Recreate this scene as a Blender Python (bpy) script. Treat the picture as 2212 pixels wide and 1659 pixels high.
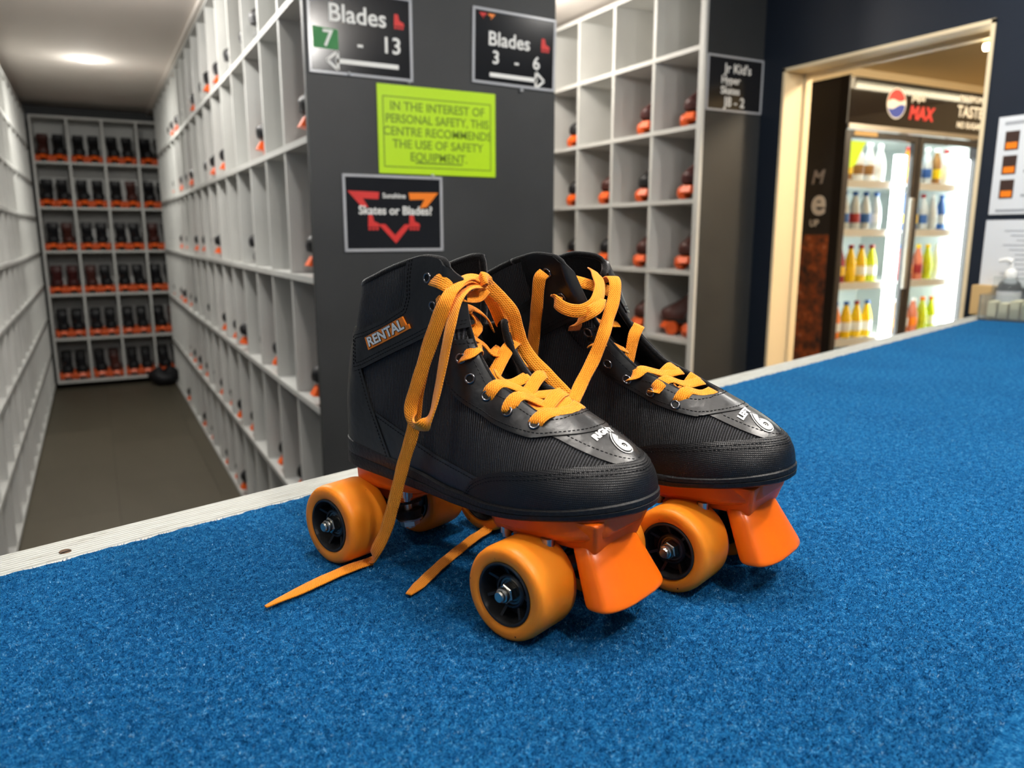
import bpy, bmesh, math, random
import numpy as np
from mathutils import Vector, Matrix
random.seed(7); RNG=np.random.default_rng(7)
scene=bpy.context.scene
for o in list(bpy.data.objects): bpy.data.objects.remove(o)
COL=scene.collection

# ------------------------------------------------------------------ camera
F_PX=1661.0; PITCH=math.radians(10.988); YAW=math.radians(28.272); EYE=1.30; TOPZ=1.05
cam=bpy.data.objects.new('camera',bpy.data.cameras.new('camera')); COL.objects.link(cam)
cam.location=(0,0,EYE); cam.rotation_euler=(math.pi/2-PITCH,0,-YAW)
cam.data.sensor_width=36; cam.data.lens=F_PX/2212*36; cam.data.clip_start=.01; cam.data.clip_end=60
cam.data.dof.use_dof=True; cam.data.dof.focus_distance=.56; cam.data.dof.aperture_fstop=8.0
scene.camera=cam
# ------------------------------------------------------------------ light and exposure
world=bpy.data.worlds.new('rink_hall'); scene.world=world; world.use_nodes=True
bg=world.node_tree.nodes['Background']; bg.inputs[0].default_value=(.80,.88,1.0,1); bg.inputs[1].default_value=.16
vs=scene.view_settings; vs.view_transform='Standard'; vs.look='None'; vs.exposure=0.24; vs.gamma=1.0; vs.use_curve_mapping=False
CEIL=2.36
def lamp(name,loc,power,size,color=(1,1,1),kind='AREA',aim=None,spot=None):
    l=bpy.data.lights.new(name,kind); l.energy=power; l.color=color
    if kind=='AREA': l.shape='DISK'; l.size=size
    else: l.shadow_soft_size=size
    if spot: l.spot_size=math.radians(spot); l.spot_blend=.35
    o=bpy.data.objects.new(name,l); COL.objects.link(o); o.location=loc
    if aim is not None:
        o.rotation_euler=(Vector(aim)-Vector(loc)).to_track_quat('-Z','Y').to_euler()
    return o
# unseen downlights above the counter, most as bare points that also light the ceiling
lamp('counter_downlight_lamp',(.30,.62,CEIL-.07),22,.05,(1,.97,.92),'POINT')
lamp('counter_downlight_lamp',(1.05,.10,CEIL-.07),32,.05,(1,.97,.92),'POINT')
lamp('counter_downlight_lamp',(.42,-.40,CEIL-.07),23,.05,(1,.97,.93),'POINT')
lamp('counter_downlight_lamp',(1.9,1.2,CEIL-.02),13,.10,(1,.96,.90))
lamp('counter_downlight_lamp',(-.55,.05,CEIL-.07),8,.05,(1,.97,.93),'POINT')  # unseen lamp on the left that lights the boot side and tag
lamp('aisle_downlight_and_fill',(.085,2.75,CEIL-.02),11,.12,(1,.98,.94)); lamp('aisle_downlight_and_fill',(.085,3.5,CEIL-.10),22,.06,(1,.98,.94),'POINT')  # the point lamp is an added fill that brightens the aisle ceiling
lamp('aisle_downlight_and_fill',(.075,5.667,CEIL-.02),16,.12,(1,.98,.92)); lamp('aisle_glow_lamp',(.075,5.667,CEIL-.10),1.8,.06,(1,.98,.92),'POINT')
lamp('second_aisle_lamp',(1.72,3.2,CEIL-.07),20,.06,(1,.94,.86),'POINT')
lamp('snack_room_lamp_and_fill',(3.2,1.35,2.28),70,.10,(1,.80,.56),'POINT'); lamp('snack_room_lamp_and_fill',(4.7,1.6,2.2),40,.10,(1,.84,.62),'POINT')  # second lamp is a fill added to brighten the drinks room ceiling

# ------------------------------------------------------------------ materials
def srgb(r,g,b):
    f=lambda c:(c/255/12.92) if c/255<=.04045 else ((c/255+.055)/1.055)**2.4
    return (f(r),f(g),f(b),1)
MATS={}
def mat(name,col,rough=.5,metal=0,spec=.5,emit=None,emit_s=0,trans=0,alpha=1,coat=0,sss=0,sheen=0,ior=1.45):
    if name in MATS: return MATS[name]
    m=bpy.data.materials.new(name); m.use_nodes=True; b=m.node_tree.nodes['Principled BSDF']
    b.inputs['Base Color'].default_value=col; b.inputs['Roughness'].default_value=rough
    b.inputs['Metallic'].default_value=metal; b.inputs['Specular IOR Level'].default_value=spec
    b.inputs['IOR'].default_value=ior
    if emit: b.inputs['Emission Color'].default_value=emit; b.inputs['Emission Strength'].default_value=emit_s
    if trans: b.inputs['Transmission Weight'].default_value=trans
    if coat: b.inputs['Coat Weight'].default_value=coat; b.inputs['Coat Roughness'].default_value=.08
    if sss: b.inputs['Subsurface Weight'].default_value=sss; b.inputs['Subsurface Radius'].default_value=(.006,.0025,.001); b.inputs['Subsurface Scale'].default_value=1
    if sheen: b.inputs['Sheen Weight'].default_value=sheen; b.inputs['Sheen Roughness'].default_value=.4
    if alpha<1: b.inputs['Alpha'].default_value=alpha
    MATS[name]=m; return m
def N(m,t,**kw):
    n=m.node_tree.nodes.new(t)
    for k,v in kw.items():
        if k in n.inputs.keys() if hasattr(n.inputs,'keys') else False: n.inputs[k].default_value=v
        else: setattr(n,k,v)
    return n
def L(m,a,b): m.node_tree.links.new(a,b)
def bsdf(m): return m.node_tree.nodes['Principled BSDF']
def coords(m,which='Object',scale=(1,1,1),rot=(0,0,0)):
    tc=N(m,'ShaderNodeTexCoord'); mp=N(m,'ShaderNodeMapping'); mp.inputs['Scale'].default_value=scale; mp.inputs['Rotation'].default_value=rot
    L(m,tc.outputs[which],mp.inputs['Vector']); return mp.outputs['Vector']
def bump(m,height,strength=.3,dist=.001,prev=None):
    b=N(m,'ShaderNodeBump'); b.inputs['Strength'].default_value=strength; b.inputs['Distance'].default_value=dist
    L(m,height,b.inputs['Height'])
    if prev is not None: L(m,prev,b.inputs['Normal'])
    L(m,b.outputs['Normal'],bsdf(m).inputs['Normal']); return b.outputs['Normal']
def noise(m,vec,scale,detail=3,rough=.5):
    n=N(m,'ShaderNodeTexNoise'); n.inputs['Scale'].default_value=scale; n.inputs['Detail'].default_value=detail; n.inputs['Roughness'].default_value=rough
    L(m,vec,n.inputs['Vector']); return n
def ramp(m,fac,stops):
    r=N(m,'ShaderNodeValToRGB'); e=r.color_ramp.elements
    e[0].position,e[0].color=stops[0]; e[1].position,e[1].color=stops[-1]
    for p,c in stops[1:-1]:
        k=e.new(p); k.color=c
    L(m,fac,r.inputs['Fac']); return r.outputs['Color']

# --- skate materials
m_mesh=mat('ribbed_black_fabric',srgb(26,27,29),.62,spec=.35)
v=coords(m_mesh,'Object',(1,1,1),(0,math.radians(0),0))
w=N(m_mesh,'ShaderNodeTexWave',wave_type='BANDS',bands_direction='X'); w.inputs['Scale'].default_value=190; w.inputs['Distortion'].default_value=1.2; w.inputs['Detail'].default_value=2; w.inputs['Detail Scale'].default_value=1.5
mpv=coords(m_mesh,'Object',(1,.25,.30),(0,math.radians(14),0)); L(m_mesh,mpv,w.inputs['Vector'])
nn=noise(m_mesh,v,900,2)
mx=N(m_mesh,'ShaderNodeMath',operation='ADD'); mm=N(m_mesh,'ShaderNodeMath',operation='MULTIPLY'); mm.inputs[1].default_value=.7
L(m_mesh,nn.outputs['Fac'],mm.inputs[0]); L(m_mesh,w.outputs['Fac'],mx.inputs[0]); L(m_mesh,mm.outputs[0],mx.inputs[1])
bump(m_mesh,mx.outputs[0],.9,.0012)
L(m_mesh,ramp(m_mesh,mx.outputs[0],[(.35,srgb(8,8,9)),(.85,srgb(20,21,22)),(1.0,srgb(66,67,70))]),bsdf(m_mesh).inputs['Base Color'])
m_leather=mat('black_leather',srgb(20,21,23),.36,spec=.65)
v=coords(m_leather); n1=noise(m_leather,v,700,3); n2=noise(m_leather,v,60,2)
b1=bump(m_leather,n1.outputs['Fac'],.12,.0006); bump(m_leather,n2.outputs['Fac'],.25,.004,b1)
L(m_leather,ramp(m_leather,n2.outputs['Fac'],[(.3,srgb(10,11,12)),(.75,srgb(18,19,21))]),bsdf(m_leather).inputs['Base Color'])
m_cap=mat('black_grid_vinyl',srgb(20,20,22),.42,spec=.45)
uvn=N(m_cap,'ShaderNodeUVMap'); vo=N(m_cap,'ShaderNodeTexVoronoi',distance='CHEBYCHEV',voronoi_dimensions='2D'); vo.inputs['Scale'].default_value=760; vo.inputs['Randomness'].default_value=0.0; L(m_cap,uvn.outputs[0],vo.inputs['Vector'])
bump(m_cap,vo.outputs['Distance'],.55,.0008)
m_rub=mat('black_sole_rubber',srgb(17,17,19),.5,spec=.4)
bump(m_rub,noise(m_rub,coords(m_rub),420,4).outputs['Fac'],.5,.0012)
m_lining=mat('black_lining',srgb(15,15,16),.9,spec=.1,sheen=.3)
bump(m_lining,noise(m_lining,coords(m_lining),900,3).outputs['Fac'],.5,.001)
m_thread=mat('black_thread',srgb(9,9,10),.6,spec=.3)
m_wheel=mat('orange_urethane',srgb(243,140,26),.42,spec=.4,sss=.25)
v=coords(m_wheel); sp=noise(m_wheel,v,130,2,.6); sp2=noise(m_wheel,v,22,3)
cb=ramp(m_wheel,sp2.outputs['Fac'],[(.3,srgb(243,136,24)),(.7,srgb(248,148,40))])
mk=ramp(m_wheel,sp.outputs['Fac'],[(.255,srgb(90,55,25)),(.275,(1,1,1,1))])
mxx=N(m_wheel,'ShaderNodeMix',data_type='RGBA',blend_type='MULTIPLY'); mxx.inputs['Factor'].default_value=1
L(m_wheel,cb,mxx.inputs[6]); L(m_wheel,mk,mxx.inputs[7]); L(m_wheel,mxx.outputs[2],bsdf(m_wheel).inputs['Base Color'])
m_plate=mat('orange_nylon',srgb(238,100,12),.38,spec=.45)
m_stop=mat('orange_stop_rubber',srgb(250,112,12),.32,spec=.5,sss=.15)
m_hub=mat('black_hub_nylon',srgb(30,30,31),.45,spec=.5)
bump(m_hub,noise(m_hub,coords(m_hub),300,3).outputs['Fac'],.3,.001)
m_steel=mat('zinc_steel',srgb(190,188,180),.28,metal=1)
m_dark_steel=mat('worn_steel',srgb(120,116,110),.4,metal=1)
m_eyelet=mat('gunmetal_eyelet',srgb(120,120,124),.18,metal=1)
m_lace=mat('orange_lace',srgb(246,146,30),.75,spec=.2,sheen=.25)
uv=N(m_lace,'ShaderNodeUVMap'); mp=N(m_lace,'ShaderNodeMapping'); mp.inputs['Scale'].default_value=(1,1,1); L(m_lace,uv.outputs[0],mp.inputs[0])
wv=N(m_lace,'ShaderNodeTexWave',bands_direction='X'); wv.inputs['Scale'].default_value=2.1; wv.inputs['Distortion'].default_value=.4; wv.inputs['Detail'].default_value=1; L(m_lace,mp.outputs[0],wv.inputs[0])
wv2=N(m_lace,'ShaderNodeTexWave',bands_direction='DIAGONAL'); wv2.inputs['Scale'].default_value=3.2; wv2.inputs['Distortion'].default_value=1; L(m_lace,mp.outputs[0],wv2.inputs[0])
ma=N(m_lace,'ShaderNodeMath',operation='ADD'); L(m_lace,wv.outputs['Fac'],ma.inputs[0]); L(m_lace,wv2.outputs['Fac'],ma.inputs[1])
bump(m_lace,ma.outputs[0],.5,.0006)
L(m_lace,ramp(m_lace,ma.outputs[0],[(0,srgb(226,116,14)),(.9,srgb(248,152,36))]),bsdf(m_lace).inputs['Base Color'])
m_white=mat('white_print',srgb(232,232,228),.5)
m_orange_print=mat('orange_print',srgb(242,128,26),.4)
m_black_print=mat('black_print',srgb(12,12,13),.4)
# --- room materials
m_carpet=mat('blue_loop_carpet',srgb(24,88,150),.95,spec=.06)
v=coords(m_carpet); a1=noise(m_carpet,v,520,5,.65); a2=noise(m_carpet,v,150,4,.6); a3=noise(m_carpet,v,7,3)
ad=N(m_carpet,'ShaderNodeMath',operation='MULTIPLY_ADD'); ad.inputs[1].default_value=.62; L(m_carpet,a1.outputs['Fac'],ad.inputs[0])
sc2=N(m_carpet,'ShaderNodeMath',operation='MULTIPLY'); sc2.inputs[1].default_value=.38; L(m_carpet,a2.outputs['Fac'],sc2.inputs[0]); L(m_carpet,sc2.outputs[0],ad.inputs[2])
cc=ramp(m_carpet,ad.outputs[0],[(.30,srgb(4,48,88)),(.46,srgb(16,88,142)),(.56,srgb(38,120,176)),(.70,srgb(126,182,216))])
c3=ramp(m_carpet,a3.outputs['Fac'],[(.3,(.86,.88,.9,1)),(.7,(1.08,1.06,1.04,1))])
mc=N(m_carpet,'ShaderNodeMix',data_type='RGBA',blend_type='MULTIPLY'); mc.inputs['Factor'].default_value=1
L(m_carpet,cc,mc.inputs[6]); L(m_carpet,c3,mc.inputs[7]); L(m_carpet,mc.outputs[2],bsdf(m_carpet).inputs['Base Color'])
bump(m_carpet,ad.outputs[0],1.0,.006)
m_fibre=mat('blue_carpet_fibre',srgb(30,110,178),.9,spec=.08)
v=coords(m_fibre); fa=noise(m_fibre,v,230,4,.75)
L(m_fibre,ramp(m_fibre,fa.outputs['Fac'],[(.34,srgb(3,42,82)),(.47,srgb(16,88,144)),(.58,srgb(48,130,184)),(.68,srgb(168,208,230))]),bsdf(m_fibre).inputs['Base Color'])
m_timber=mat('white_painted_timber',srgb(214,214,206),.55)
v=coords(m_timber,'Object',(.25,2.2,1)); tn=noise(m_timber,v,70,5,.7)
L(m_timber,ramp(m_timber,tn.outputs['Fac'],[(.27,srgb(140,136,124)),(.40,srgb(186,187,180)),(.7,srgb(200,203,198))]),bsdf(m_timber).inputs['Base Color'])
bump(m_timber,tn.outputs['Fac'],.4,.002)
m_shelf=mat('white_melamine',srgb(206,206,202),.5,spec=.35)
L(m_shelf,ramp(m_shelf,noise(m_shelf,coords(m_shelf),3.5,4).outputs['Fac'],[(.3,srgb(190,190,186)),(.7,srgb(204,204,200))]),bsdf(m_shelf).inputs['Base Color'])
m_back=mat('grey_rack_back',srgb(128,128,128),.6)
m_char=mat('charcoal_paint',srgb(50,52,52),.5,spec=.4)
L(m_char,ramp(m_char,noise(m_char,coords(m_char),5,4).outputs['Fac'],[(.3,srgb(46,48,49)),(.7,srgb(52,54,55))]),bsdf(m_char).inputs['Base Color'])
m_navy=mat('dark_navy_paint',srgb(20,29,42),.5,spec=.4)
bump(m_navy,noise(m_navy,coords(m_navy),90,3).outputs['Fac'],.1,.002)
m_beige=mat('cream_paint',srgb(226,208,172),.5)
m_ceil=mat('ceiling_paint',srgb(238,230,222),.8,spec=.2)
m_floor=mat('grey_brown_vinyl',srgb(72,68,60),.5,spec=.35)
fn=noise(m_floor,coords(m_floor,'Object',(1,.25,1)),9,5)
oi=N(m_floor,'ShaderNodeObjectInfo'); fo=N(m_floor,'ShaderNodeMath',operation='MULTIPLY_ADD'); fo.inputs[1].default_value=.5
L(m_floor,oi.outputs['Random'],fo.inputs[0]); fh=N(m_floor,'ShaderNodeMath',operation='MULTIPLY'); fh.inputs[1].default_value=.5; L(m_floor,fn.outputs['Fac'],fh.inputs[0]); L(m_floor,fh.outputs[0],fo.inputs[2])
L(m_floor,ramp(m_floor,fo.outputs[0],[(.1,srgb(78,73,60)),(.9,srgb(94,88,74))]),bsdf(m_floor).inputs['Base Color'])
m_emit_warm=mat('lit_tube',(1,1,1,1),.5,emit=(1,.86,.58,1),emit_s=14)
m_emit_disc=mat('lit_diffuser',(1,1,1,1),.5,emit=(1,.98,.88,1),emit_s=9)
m_emit_led=mat('fridge_led',(1,1,1,1),.5,emit=(.90,1,.97,1),emit_s=13)
m_fridge=mat('black_fridge_steel',srgb(40,38,40),.35,spec=.5)
m_fridge_in=mat('white_fridge_liner',srgb(222,228,226),.45)
m_header=mat('glossy_black_header',srgb(22,21,26),.035,spec=.6)
m_alu=mat('brushed_aluminium',srgb(150,144,136),.35,metal=.8)
m_glass=mat('door_glass',(1,1,1,1),.02,spec=.4,trans=1,ior=1.02)
m_acry=mat('clear_acrylic',srgb(235,240,240),.05,trans=.92,ior=1.12)
m_frost=mat('acrylic_edge',srgb(200,204,208),.25,trans=.3)
m_frameedge=mat('white_acrylic_edge',srgb(176,178,182),.2,spec=.6)
m_signblack=mat('glossy_black_sign',srgb(24,25,28),.16,spec=.5)
m_yellow=mat('fluoro_yellow_card',srgb(180,222,4),.45)
m_yprint=mat('olive_print',srgb(110,140,20),.5)
m_paper=mat('white_paper',srgb(214,218,222),.6)
m_greyprint=mat('grey_print',srgb(160,164,170),.6)
m_red=mat('red_print',srgb(206,44,40),.5)
m_green=mat('green_print',srgb(22,120,52),.5)
m_tan=mat('tan_cardboard',srgb(196,164,112),.7)
m_brownprint=mat('brown_print',srgb(110,52,30),.6)
pn=noise(m_brownprint,coords(m_brownprint),14,6,.7)
L(m_brownprint,ramp(m_brownprint,pn.outputs['Fac'],[(.35,srgb(42,34,34)),(.5,srgb(120,60,34)),(.62,srgb(176,88,36)),(.75,srgb(190,170,160))]),bsdf(m_brownprint).inputs['Base Color'])

# ------------------------------------------------------------------ object helpers
def tag(o,label=None,cat=None,group=None,kind=None):
    if label: o['label']=label
    if cat: o['category']=cat
    if group: o['group']=group
    if kind: o['kind']=kind
    return o
def empty(name,loc=(0,0,0),rz=0):
    o=bpy.data.objects.new(name,None); COL.objects.link(o); o.location=loc; o.rotation_euler=(0,0,rz); o.empty_display_size=.05
    return o
def link(name,me,m=None,parent=None,smooth=False):
    if m is not None and not me.materials: me.materials.append(m)
    o=bpy.data.objects.new(name,me); COL.objects.link(o)
    if parent is not None: o.parent=parent
    if smooth: me.polygons.foreach_set('use_smooth',[True]*len(me.polygons))
    return o
def mesh(name,V,F,uv=None):
    me=bpy.data.meshes.new(name); me.from_pydata([tuple(map(float,p)) for p in V],[],[tuple(map(int,f)) for f in F])
    if uv is not None:
        l=me.uv_layers.new(name='UVMap'); idx=np.zeros(len(me.loops),int); me.loops.foreach_get('vertex_index',idx)
        l.data.foreach_set('uv',np.asarray(uv,float)[idx].ravel())
    me.update(); return me
class MB:
    def __init__(s): s.V=[]; s.F=[]
    def add(s,V,F):
        k=len(s.V); s.V+= [tuple(map(float,p)) for p in V]; s.F+=[tuple(int(i)+k for i in f) for f in F]; return s
    def box(s,a,b,bev=0):
        x0,y0,z0=a; x1,y1,z1=b
        if bev<=0:
            return s.add([(x0,y0,z0),(x1,y0,z0),(x1,y1,z0),(x0,y1,z0),(x0,y0,z1),(x1,y0,z1),(x1,y1,z1),(x0,y1,z1)],[(3,2,1,0),(4,5,6,7),(0,1,5,4),(1,2,6,5),(2,3,7,6),(3,0,4,7)])
        bm=bmesh.new(); bmesh.ops.create_cube(bm,size=1)
        for v in bm.verts: v.co=Vector(((x0+x1)/2+v.co.x*(x1-x0),(y0+y1)/2+v.co.y*(y1-y0),(z0+z1)/2+v.co.z*(z1-z0)))
        bmesh.ops.bevel(bm,geom=list(bm.edges),offset=bev,segments=2,affect='EDGES',profile=.5)
        bm.verts.index_update(); s.add([v.co[:] for v in bm.verts],[[v.index for v in f.verts] for f in bm.faces]); bm.free(); return s
    def tube(s,pts,r,n=8,cap=True):
        pts=[Vector(p) for p in pts]; rs=r if hasattr(r,'__len__') else [r]*len(pts)
        k=len(s.V); up=None
        for i,p in enumerate(pts):
            t=(pts[min(i+1,len(pts)-1)]-pts[max(i-1,0)]).normalized()
            if up is None: up=t.orthogonal().normalized()
            up=(up-t*up.dot(t)).normalized(); q=t.cross(up)
            for j in range(n):
                a=2*math.pi*j/n; s.V.append(tuple(p+(up*math.cos(a)+q*math.sin(a))*rs[i]))
        for i in range(len(pts)-1):
            for j in range(n):
                s.F.append((k+i*n+j,k+i*n+(j+1)%n,k+(i+1)*n+(j+1)%n,k+(i+1)*n+j))
        if cap:
            s.F.append(tuple(k+j for j in range(n))[::-1]); s.F.append(tuple(k+(len(pts)-1)*n+j for j in range(n)))
        return s
    def lathe(s,prof,n=32,axis='z',c=(0,0,0),close=False):
        """prof: (radius, height) pairs"""
        k=len(s.V); c=Vector(c)
        for r,h in prof:
            for j in range(n):
                a=2*math.pi*j/n; u,w=r*math.cos(a),r*math.sin(a)
                p={'z':(u,w,h),'y':(u,h,-w),'x':(h,u,w)}[axis]; s.V.append(tuple(c+Vector(p)))
        m=len(prof)
        for i in range(m if close else m-1):
            for j in range(n):
                i2=(i+1)%m
                s.F.append((k+i*n+j,k+i*n+(j+1)%n,k+i2*n+(j+1)%n,k+i2*n+j))
        if not close:
            if prof[0][0]>1e-6: s.F.append(tuple(k+j for j in range(n))[::-1])
            if prof[-1][0]>1e-6: s.F.append(tuple(k+(m-1)*n+j for j in range(n)))
        return s
    def prism(s,poly,axis,a,b):
        """extrude a 2-D polygon along an axis between a and b"""
        k=len(s.V); n=len(poly)
        f={'x':lambda p,t:(t,p[0],p[1]),'y':lambda p,t:(p[0],t,p[1]),'z':lambda p,t:(p[0],p[1],t)}[axis]
        for t in (a,b): s.V+=[f(p,t) for p in poly]
        s.F+=[(k+i,k+(i+1)%n,k+n+(i+1)%n,k+n+i) for i in range(n)]+[tuple(range(k,k+n))[::-1],tuple(range(k+n,k+2*n))]
        return s
    def mesh(s,name):
        me=mesh(name,s.V,s.F); bm=bmesh.new(); bm.from_mesh(me); bmesh.ops.recalc_face_normals(bm,faces=bm.faces); bm.to_mesh(me); bm.free(); return me
    def build(s,name,m,parent=None,smooth=False,auto=None):
        me=s.mesh(name)
        o=link(name,me,m,parent,smooth or auto is not None)
        if auto is not None: sharp(me,auto)
        return o
def sharp(me,deg):
    bm=bmesh.new(); bm.from_mesh(me); lim=math.radians(deg)
    for e in bm.edges:
        e.smooth = len(e.link_faces)==2 and e.calc_face_angle(3.2)<lim
    for f in bm.faces: f.smooth=True
    bm.to_mesh(me); bm.free()
def copy_tree(o,parent=None):
    c=o.copy(); COL.objects.link(c)
    if parent is not None: c.parent=parent
    for ch in o.children: copy_tree(ch,c)
    return c
def text_mesh(body,size=1,bold=0,align='CENTER',extrude=0,shear=0,spacing=1):
    cu=bpy.data.curves.new('lettering','FONT'); cu.body=body; cu.size=size; cu.align_x=align; cu.align_y='CENTER'; cu.offset=bold; cu.extrude=extrude; cu.shear=shear; cu.space_character=spacing; cu.resolution_u=4
    o=bpy.data.objects.new('lettering',cu); COL.objects.link(o); dg=bpy.context.evaluated_depsgraph_get(); dg.update()
    me=bpy.data.meshes.new_from_object(o.evaluated_get(dg)); bpy.data.objects.remove(o); bpy.data.curves.remove(cu)
    me.materials.clear(); return me
def letter(body,size,parent,loc,rot,m,bold=0,align='CENTER',name='lettering',shear=0,sx=1,spacing=1):
    me=text_mesh(body,size,bold,align,.0004,shear,spacing); o=link(name,me,m,parent); o.location=loc; o.rotation_euler=rot; o.scale=(sx,1,1); return o
ORD=['first','second','third','fourth','fifth','sixth','seventh','eighth','ninth','tenth','eleventh','twelfth','thirteenth','fourteenth','fifteenth','sixteenth','seventeenth','eighteenth']
def grid_of(f,nu,nv):
    """f(u,v)->xyz on [0,1]^2"""
    V=[f(i/nu,j/nv) for i in range(nu+1) for j in range(nv+1)]
    F=[(i*(nv+1)+j,(i+1)*(nv+1)+j,(i+1)*(nv+1)+j+1,i*(nv+1)+j+1) for i in range(nu) for j in range(nv)]
    return V,F

# ---- boot surface (skate-local metres: x toe, y left, z up from the carpet) ----
def pchip(pts):
    P=np.array(pts,float); X=P[:,0]; Y=P[:,1]
    if X[0]>X[-1]: X=X[::-1]; Y=Y[::-1]
    h=np.diff(X); s=np.diff(Y)/h; m=np.zeros(len(X))
    for i in range(1,len(X)-1):
        if s[i-1]*s[i]>0:
            w1=2*h[i]+h[i-1]; w2=h[i]+2*h[i-1]; m[i]=(w1+w2)/(w1/s[i-1]+w2/s[i])
    m[0]=s[0]; m[-1]=s[-1]
    def f(x):
        x=np.clip(np.asarray(x,float),X[0],X[-1]); k=np.clip(np.searchsorted(X,x)-1,0,len(X)-2)
        t=(x-X[k])/h[k]; t2=t*t; t3=t2*t
        return (2*t3-3*t2+1)*Y[k]+(t3-2*t2+t)*h[k]*m[k]+(-2*t3+3*t2)*Y[k+1]+(t3-t2)*h[k]*m[k+1]
    return f
def sstep(a,b,x):
    t=np.clip((np.asarray(x,float)-a)/(b-a),0,1); return t*t*(3-2*t)
XTOE=.150; XHEEL=-.116
zt_pts=[(.150,.098),(.1485,.106),(.144,.1125),(.137,.118),(.127,.1235),(.112,.1305),(.095,.1385),(.078,.148),(.06,.160),(.042,.172),(.030,.185),(.024,.198),(.021,.212),(.019,.232),(.015,.30)]
zt=pchip(zt_pts); _zi=pchip([(b,a) for a,b in zt_pts])
def xf(z): return np.where(np.asarray(z)<.098,XTOE-.35*np.maximum(.092-np.asarray(z),0),_zi(z))
xb=pchip([(.06,-.111),(.08,-.1145),(.10,-.116),(.125,-.1155),(.15,-.113),(.175,-.1065),(.195,-.100),(.215,-.093),(.24,-.087)])
Wo=pchip([(-.13,.030),(-.09,.0315),(-.05,.0325),(-.01,.0325),(.03,.036),(.06,.0415),(.09,.0455),(.115,.0455),(.16,.042)])
Wi=pchip([(-.13,.030),(-.09,.0315),(-.05,.0315),(-.01,.030),(.03,.032),(.06,.039),(.09,.0445),(.115,.0445),(.16,.042)])
Ka=pchip([(.06,.93),(.075,.96),(.09,1.0),(.12,1.0),(.145,.95),(.17,.93),(.195,1.0),(.218,1.06),(.232,1.03),(.245,.9)])
def ycen(x): return .004*sstep(.03,.15,x)
def side(x,z,s):
    """y of the surface on side s (-1 outer/right, +1 inner/left)"""
    x=np.asarray(x,float); z=np.asarray(z,float)
    XB=xb(z); sh=XB-XHEEL
    xp=x-sh*(1-sstep(0,.11,x-XB))
    W=np.where(s<0,Wo(xp),Wi(xp))
    hc=np.clip((XHEEL+.034-xp)/.034,0,1); W=W*np.sqrt(np.maximum(1-hc**2.2,0))
    tc=np.clip((xp-.088)/(XTOE-.088),0,1); W=W*np.maximum(1-tc**2.4,0)**(1/2.2)
    zm=.090; q=np.clip((z-zm)/np.maximum(zt(x)-zm,1e-4),0,1)
    shaft=sstep(.05,.02,x)  # shaft is blunter in front
    e1=2.0+2.5*shaft; e2=.62-.12*shaft
    W=W*np.maximum(1-q**e1,0)**e2
    k=Ka(z); kf=1-.35*np.maximum(.088-z,0)/.02*.1
    m=sstep(.07,0.0,x); W=W*(k*m+kf*(1-m))*np.where(s<0,1,1-.14*m*sstep(.13,.19,z))
    return ycen(x)+s*W
def surf(a,z,s):
    A=np.asarray(a,float); z=np.asarray(z,float)
    x=xb(z)+(xf(z)-xb(z))*(1-np.cos(np.pi*A))/2
    return np.stack(np.broadcast_arrays(x,side(x,z,s),z),-1)
sole_lo=pchip([(-.14,.0725),(-.10,.072),(-.06,.071),(-.02,.0692),(.02,.068),(.05,.0695),(.08,.0735),(.11,.0785),(.14,.0825),(.17,.086)])
sole_hi=pchip([(-.14,.0945),(-.10,.0935),(-.06,.0895),(-.02,.084),(.02,.0785),(.05,.0785),(.08,.0815),(.11,.086),(.14,.091),(.17,.0955)])

# ================================================================== the place
def bbox_obj(name,a,b,m,parent=None,bev=0):
    lo=[min(p,q) for p,q in zip(a,b)]; hi=[max(p,q) for p,q in zip(a,b)]
    return MB().box(lo,hi,bev).build(name,m,parent)
S=lambda o,label=None:tag(o,label,kind='structure')
fl=S(bbox_obj('floor',(-1.2,-2.5,-.06),(6.6,8.2,-.004),mat('floor_adhesive',srgb(48,46,42),.8)))
tw,tl=.465,.90; me_tile=MB().box((0,0,-.004),(tw-.0015,tl-.0015,0)).mesh('tile'); me_tile.materials.append(m_floor)
for i in range(3):
    for j in range(7):
        o=link('tile',me_tile,None,fl); o.location=(-.40+i*tw-.06,2.2+j*tl-(.45 if i%2 else 0),0)
me_tile2=MB().box((0,0,-.004),(1.2,1.2,0)).mesh('tile'); me_tile2.materials.append(m_floor)
for x,y in ((1.33,2.2),(1.33,3.4),(1.33,4.6),(-.4,.95),(.8,.95),(2.65,1.0),(2.65,2.2)):
    o=link('tile',me_tile2,None,fl); o.location=(x,y,0); o.scale=(.86 if x==1.33 else 1,1,1)
S(bbox_obj('ceiling',(-1.2,-.7,CEIL),(2.51,8.2,CEIL+.08),m_ceil),'off-white plaster ceiling above the racks')
S(bbox_obj('wall_left',(-.80,2.3,0),(-.70,8.0,CEIL),m_char)); S(bbox_obj('wall_back',(-.80,7.86,0),(2.7,7.96,CEIL),m_char))
XW=2.51; XI=2.625; DY0,DY1,DZ=1.525,2.362,1.952
wr=MB(); wr.box((XW,-.7,0),(XI,DY0,CEIL)).box((XW,DY1,0),(XI,7.86,CEIL)).box((XW,DY0,DZ),(XI,DY1,CEIL)); S(wr.build('wall_right',m_navy),'dark navy wall with the doorway to the drinks room')
df=S(empty('door_1')); df['label']='cream painted door frame without a door'
MB().box((XW-.004,DY1-.012,0),(XI+.02,DY1+.001,DZ+.0)).build('jamb',m_beige,df); MB().box((XW-.004,DY0-.001,0),(XI+.02,DY0+.012,DZ)).build('jamb',m_beige,df)
MB().box((XW-.004,DY0-.001,DZ-.012),(XI+.02,DY1+.001,DZ+.001)).build('head',m_beige,df)
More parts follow.
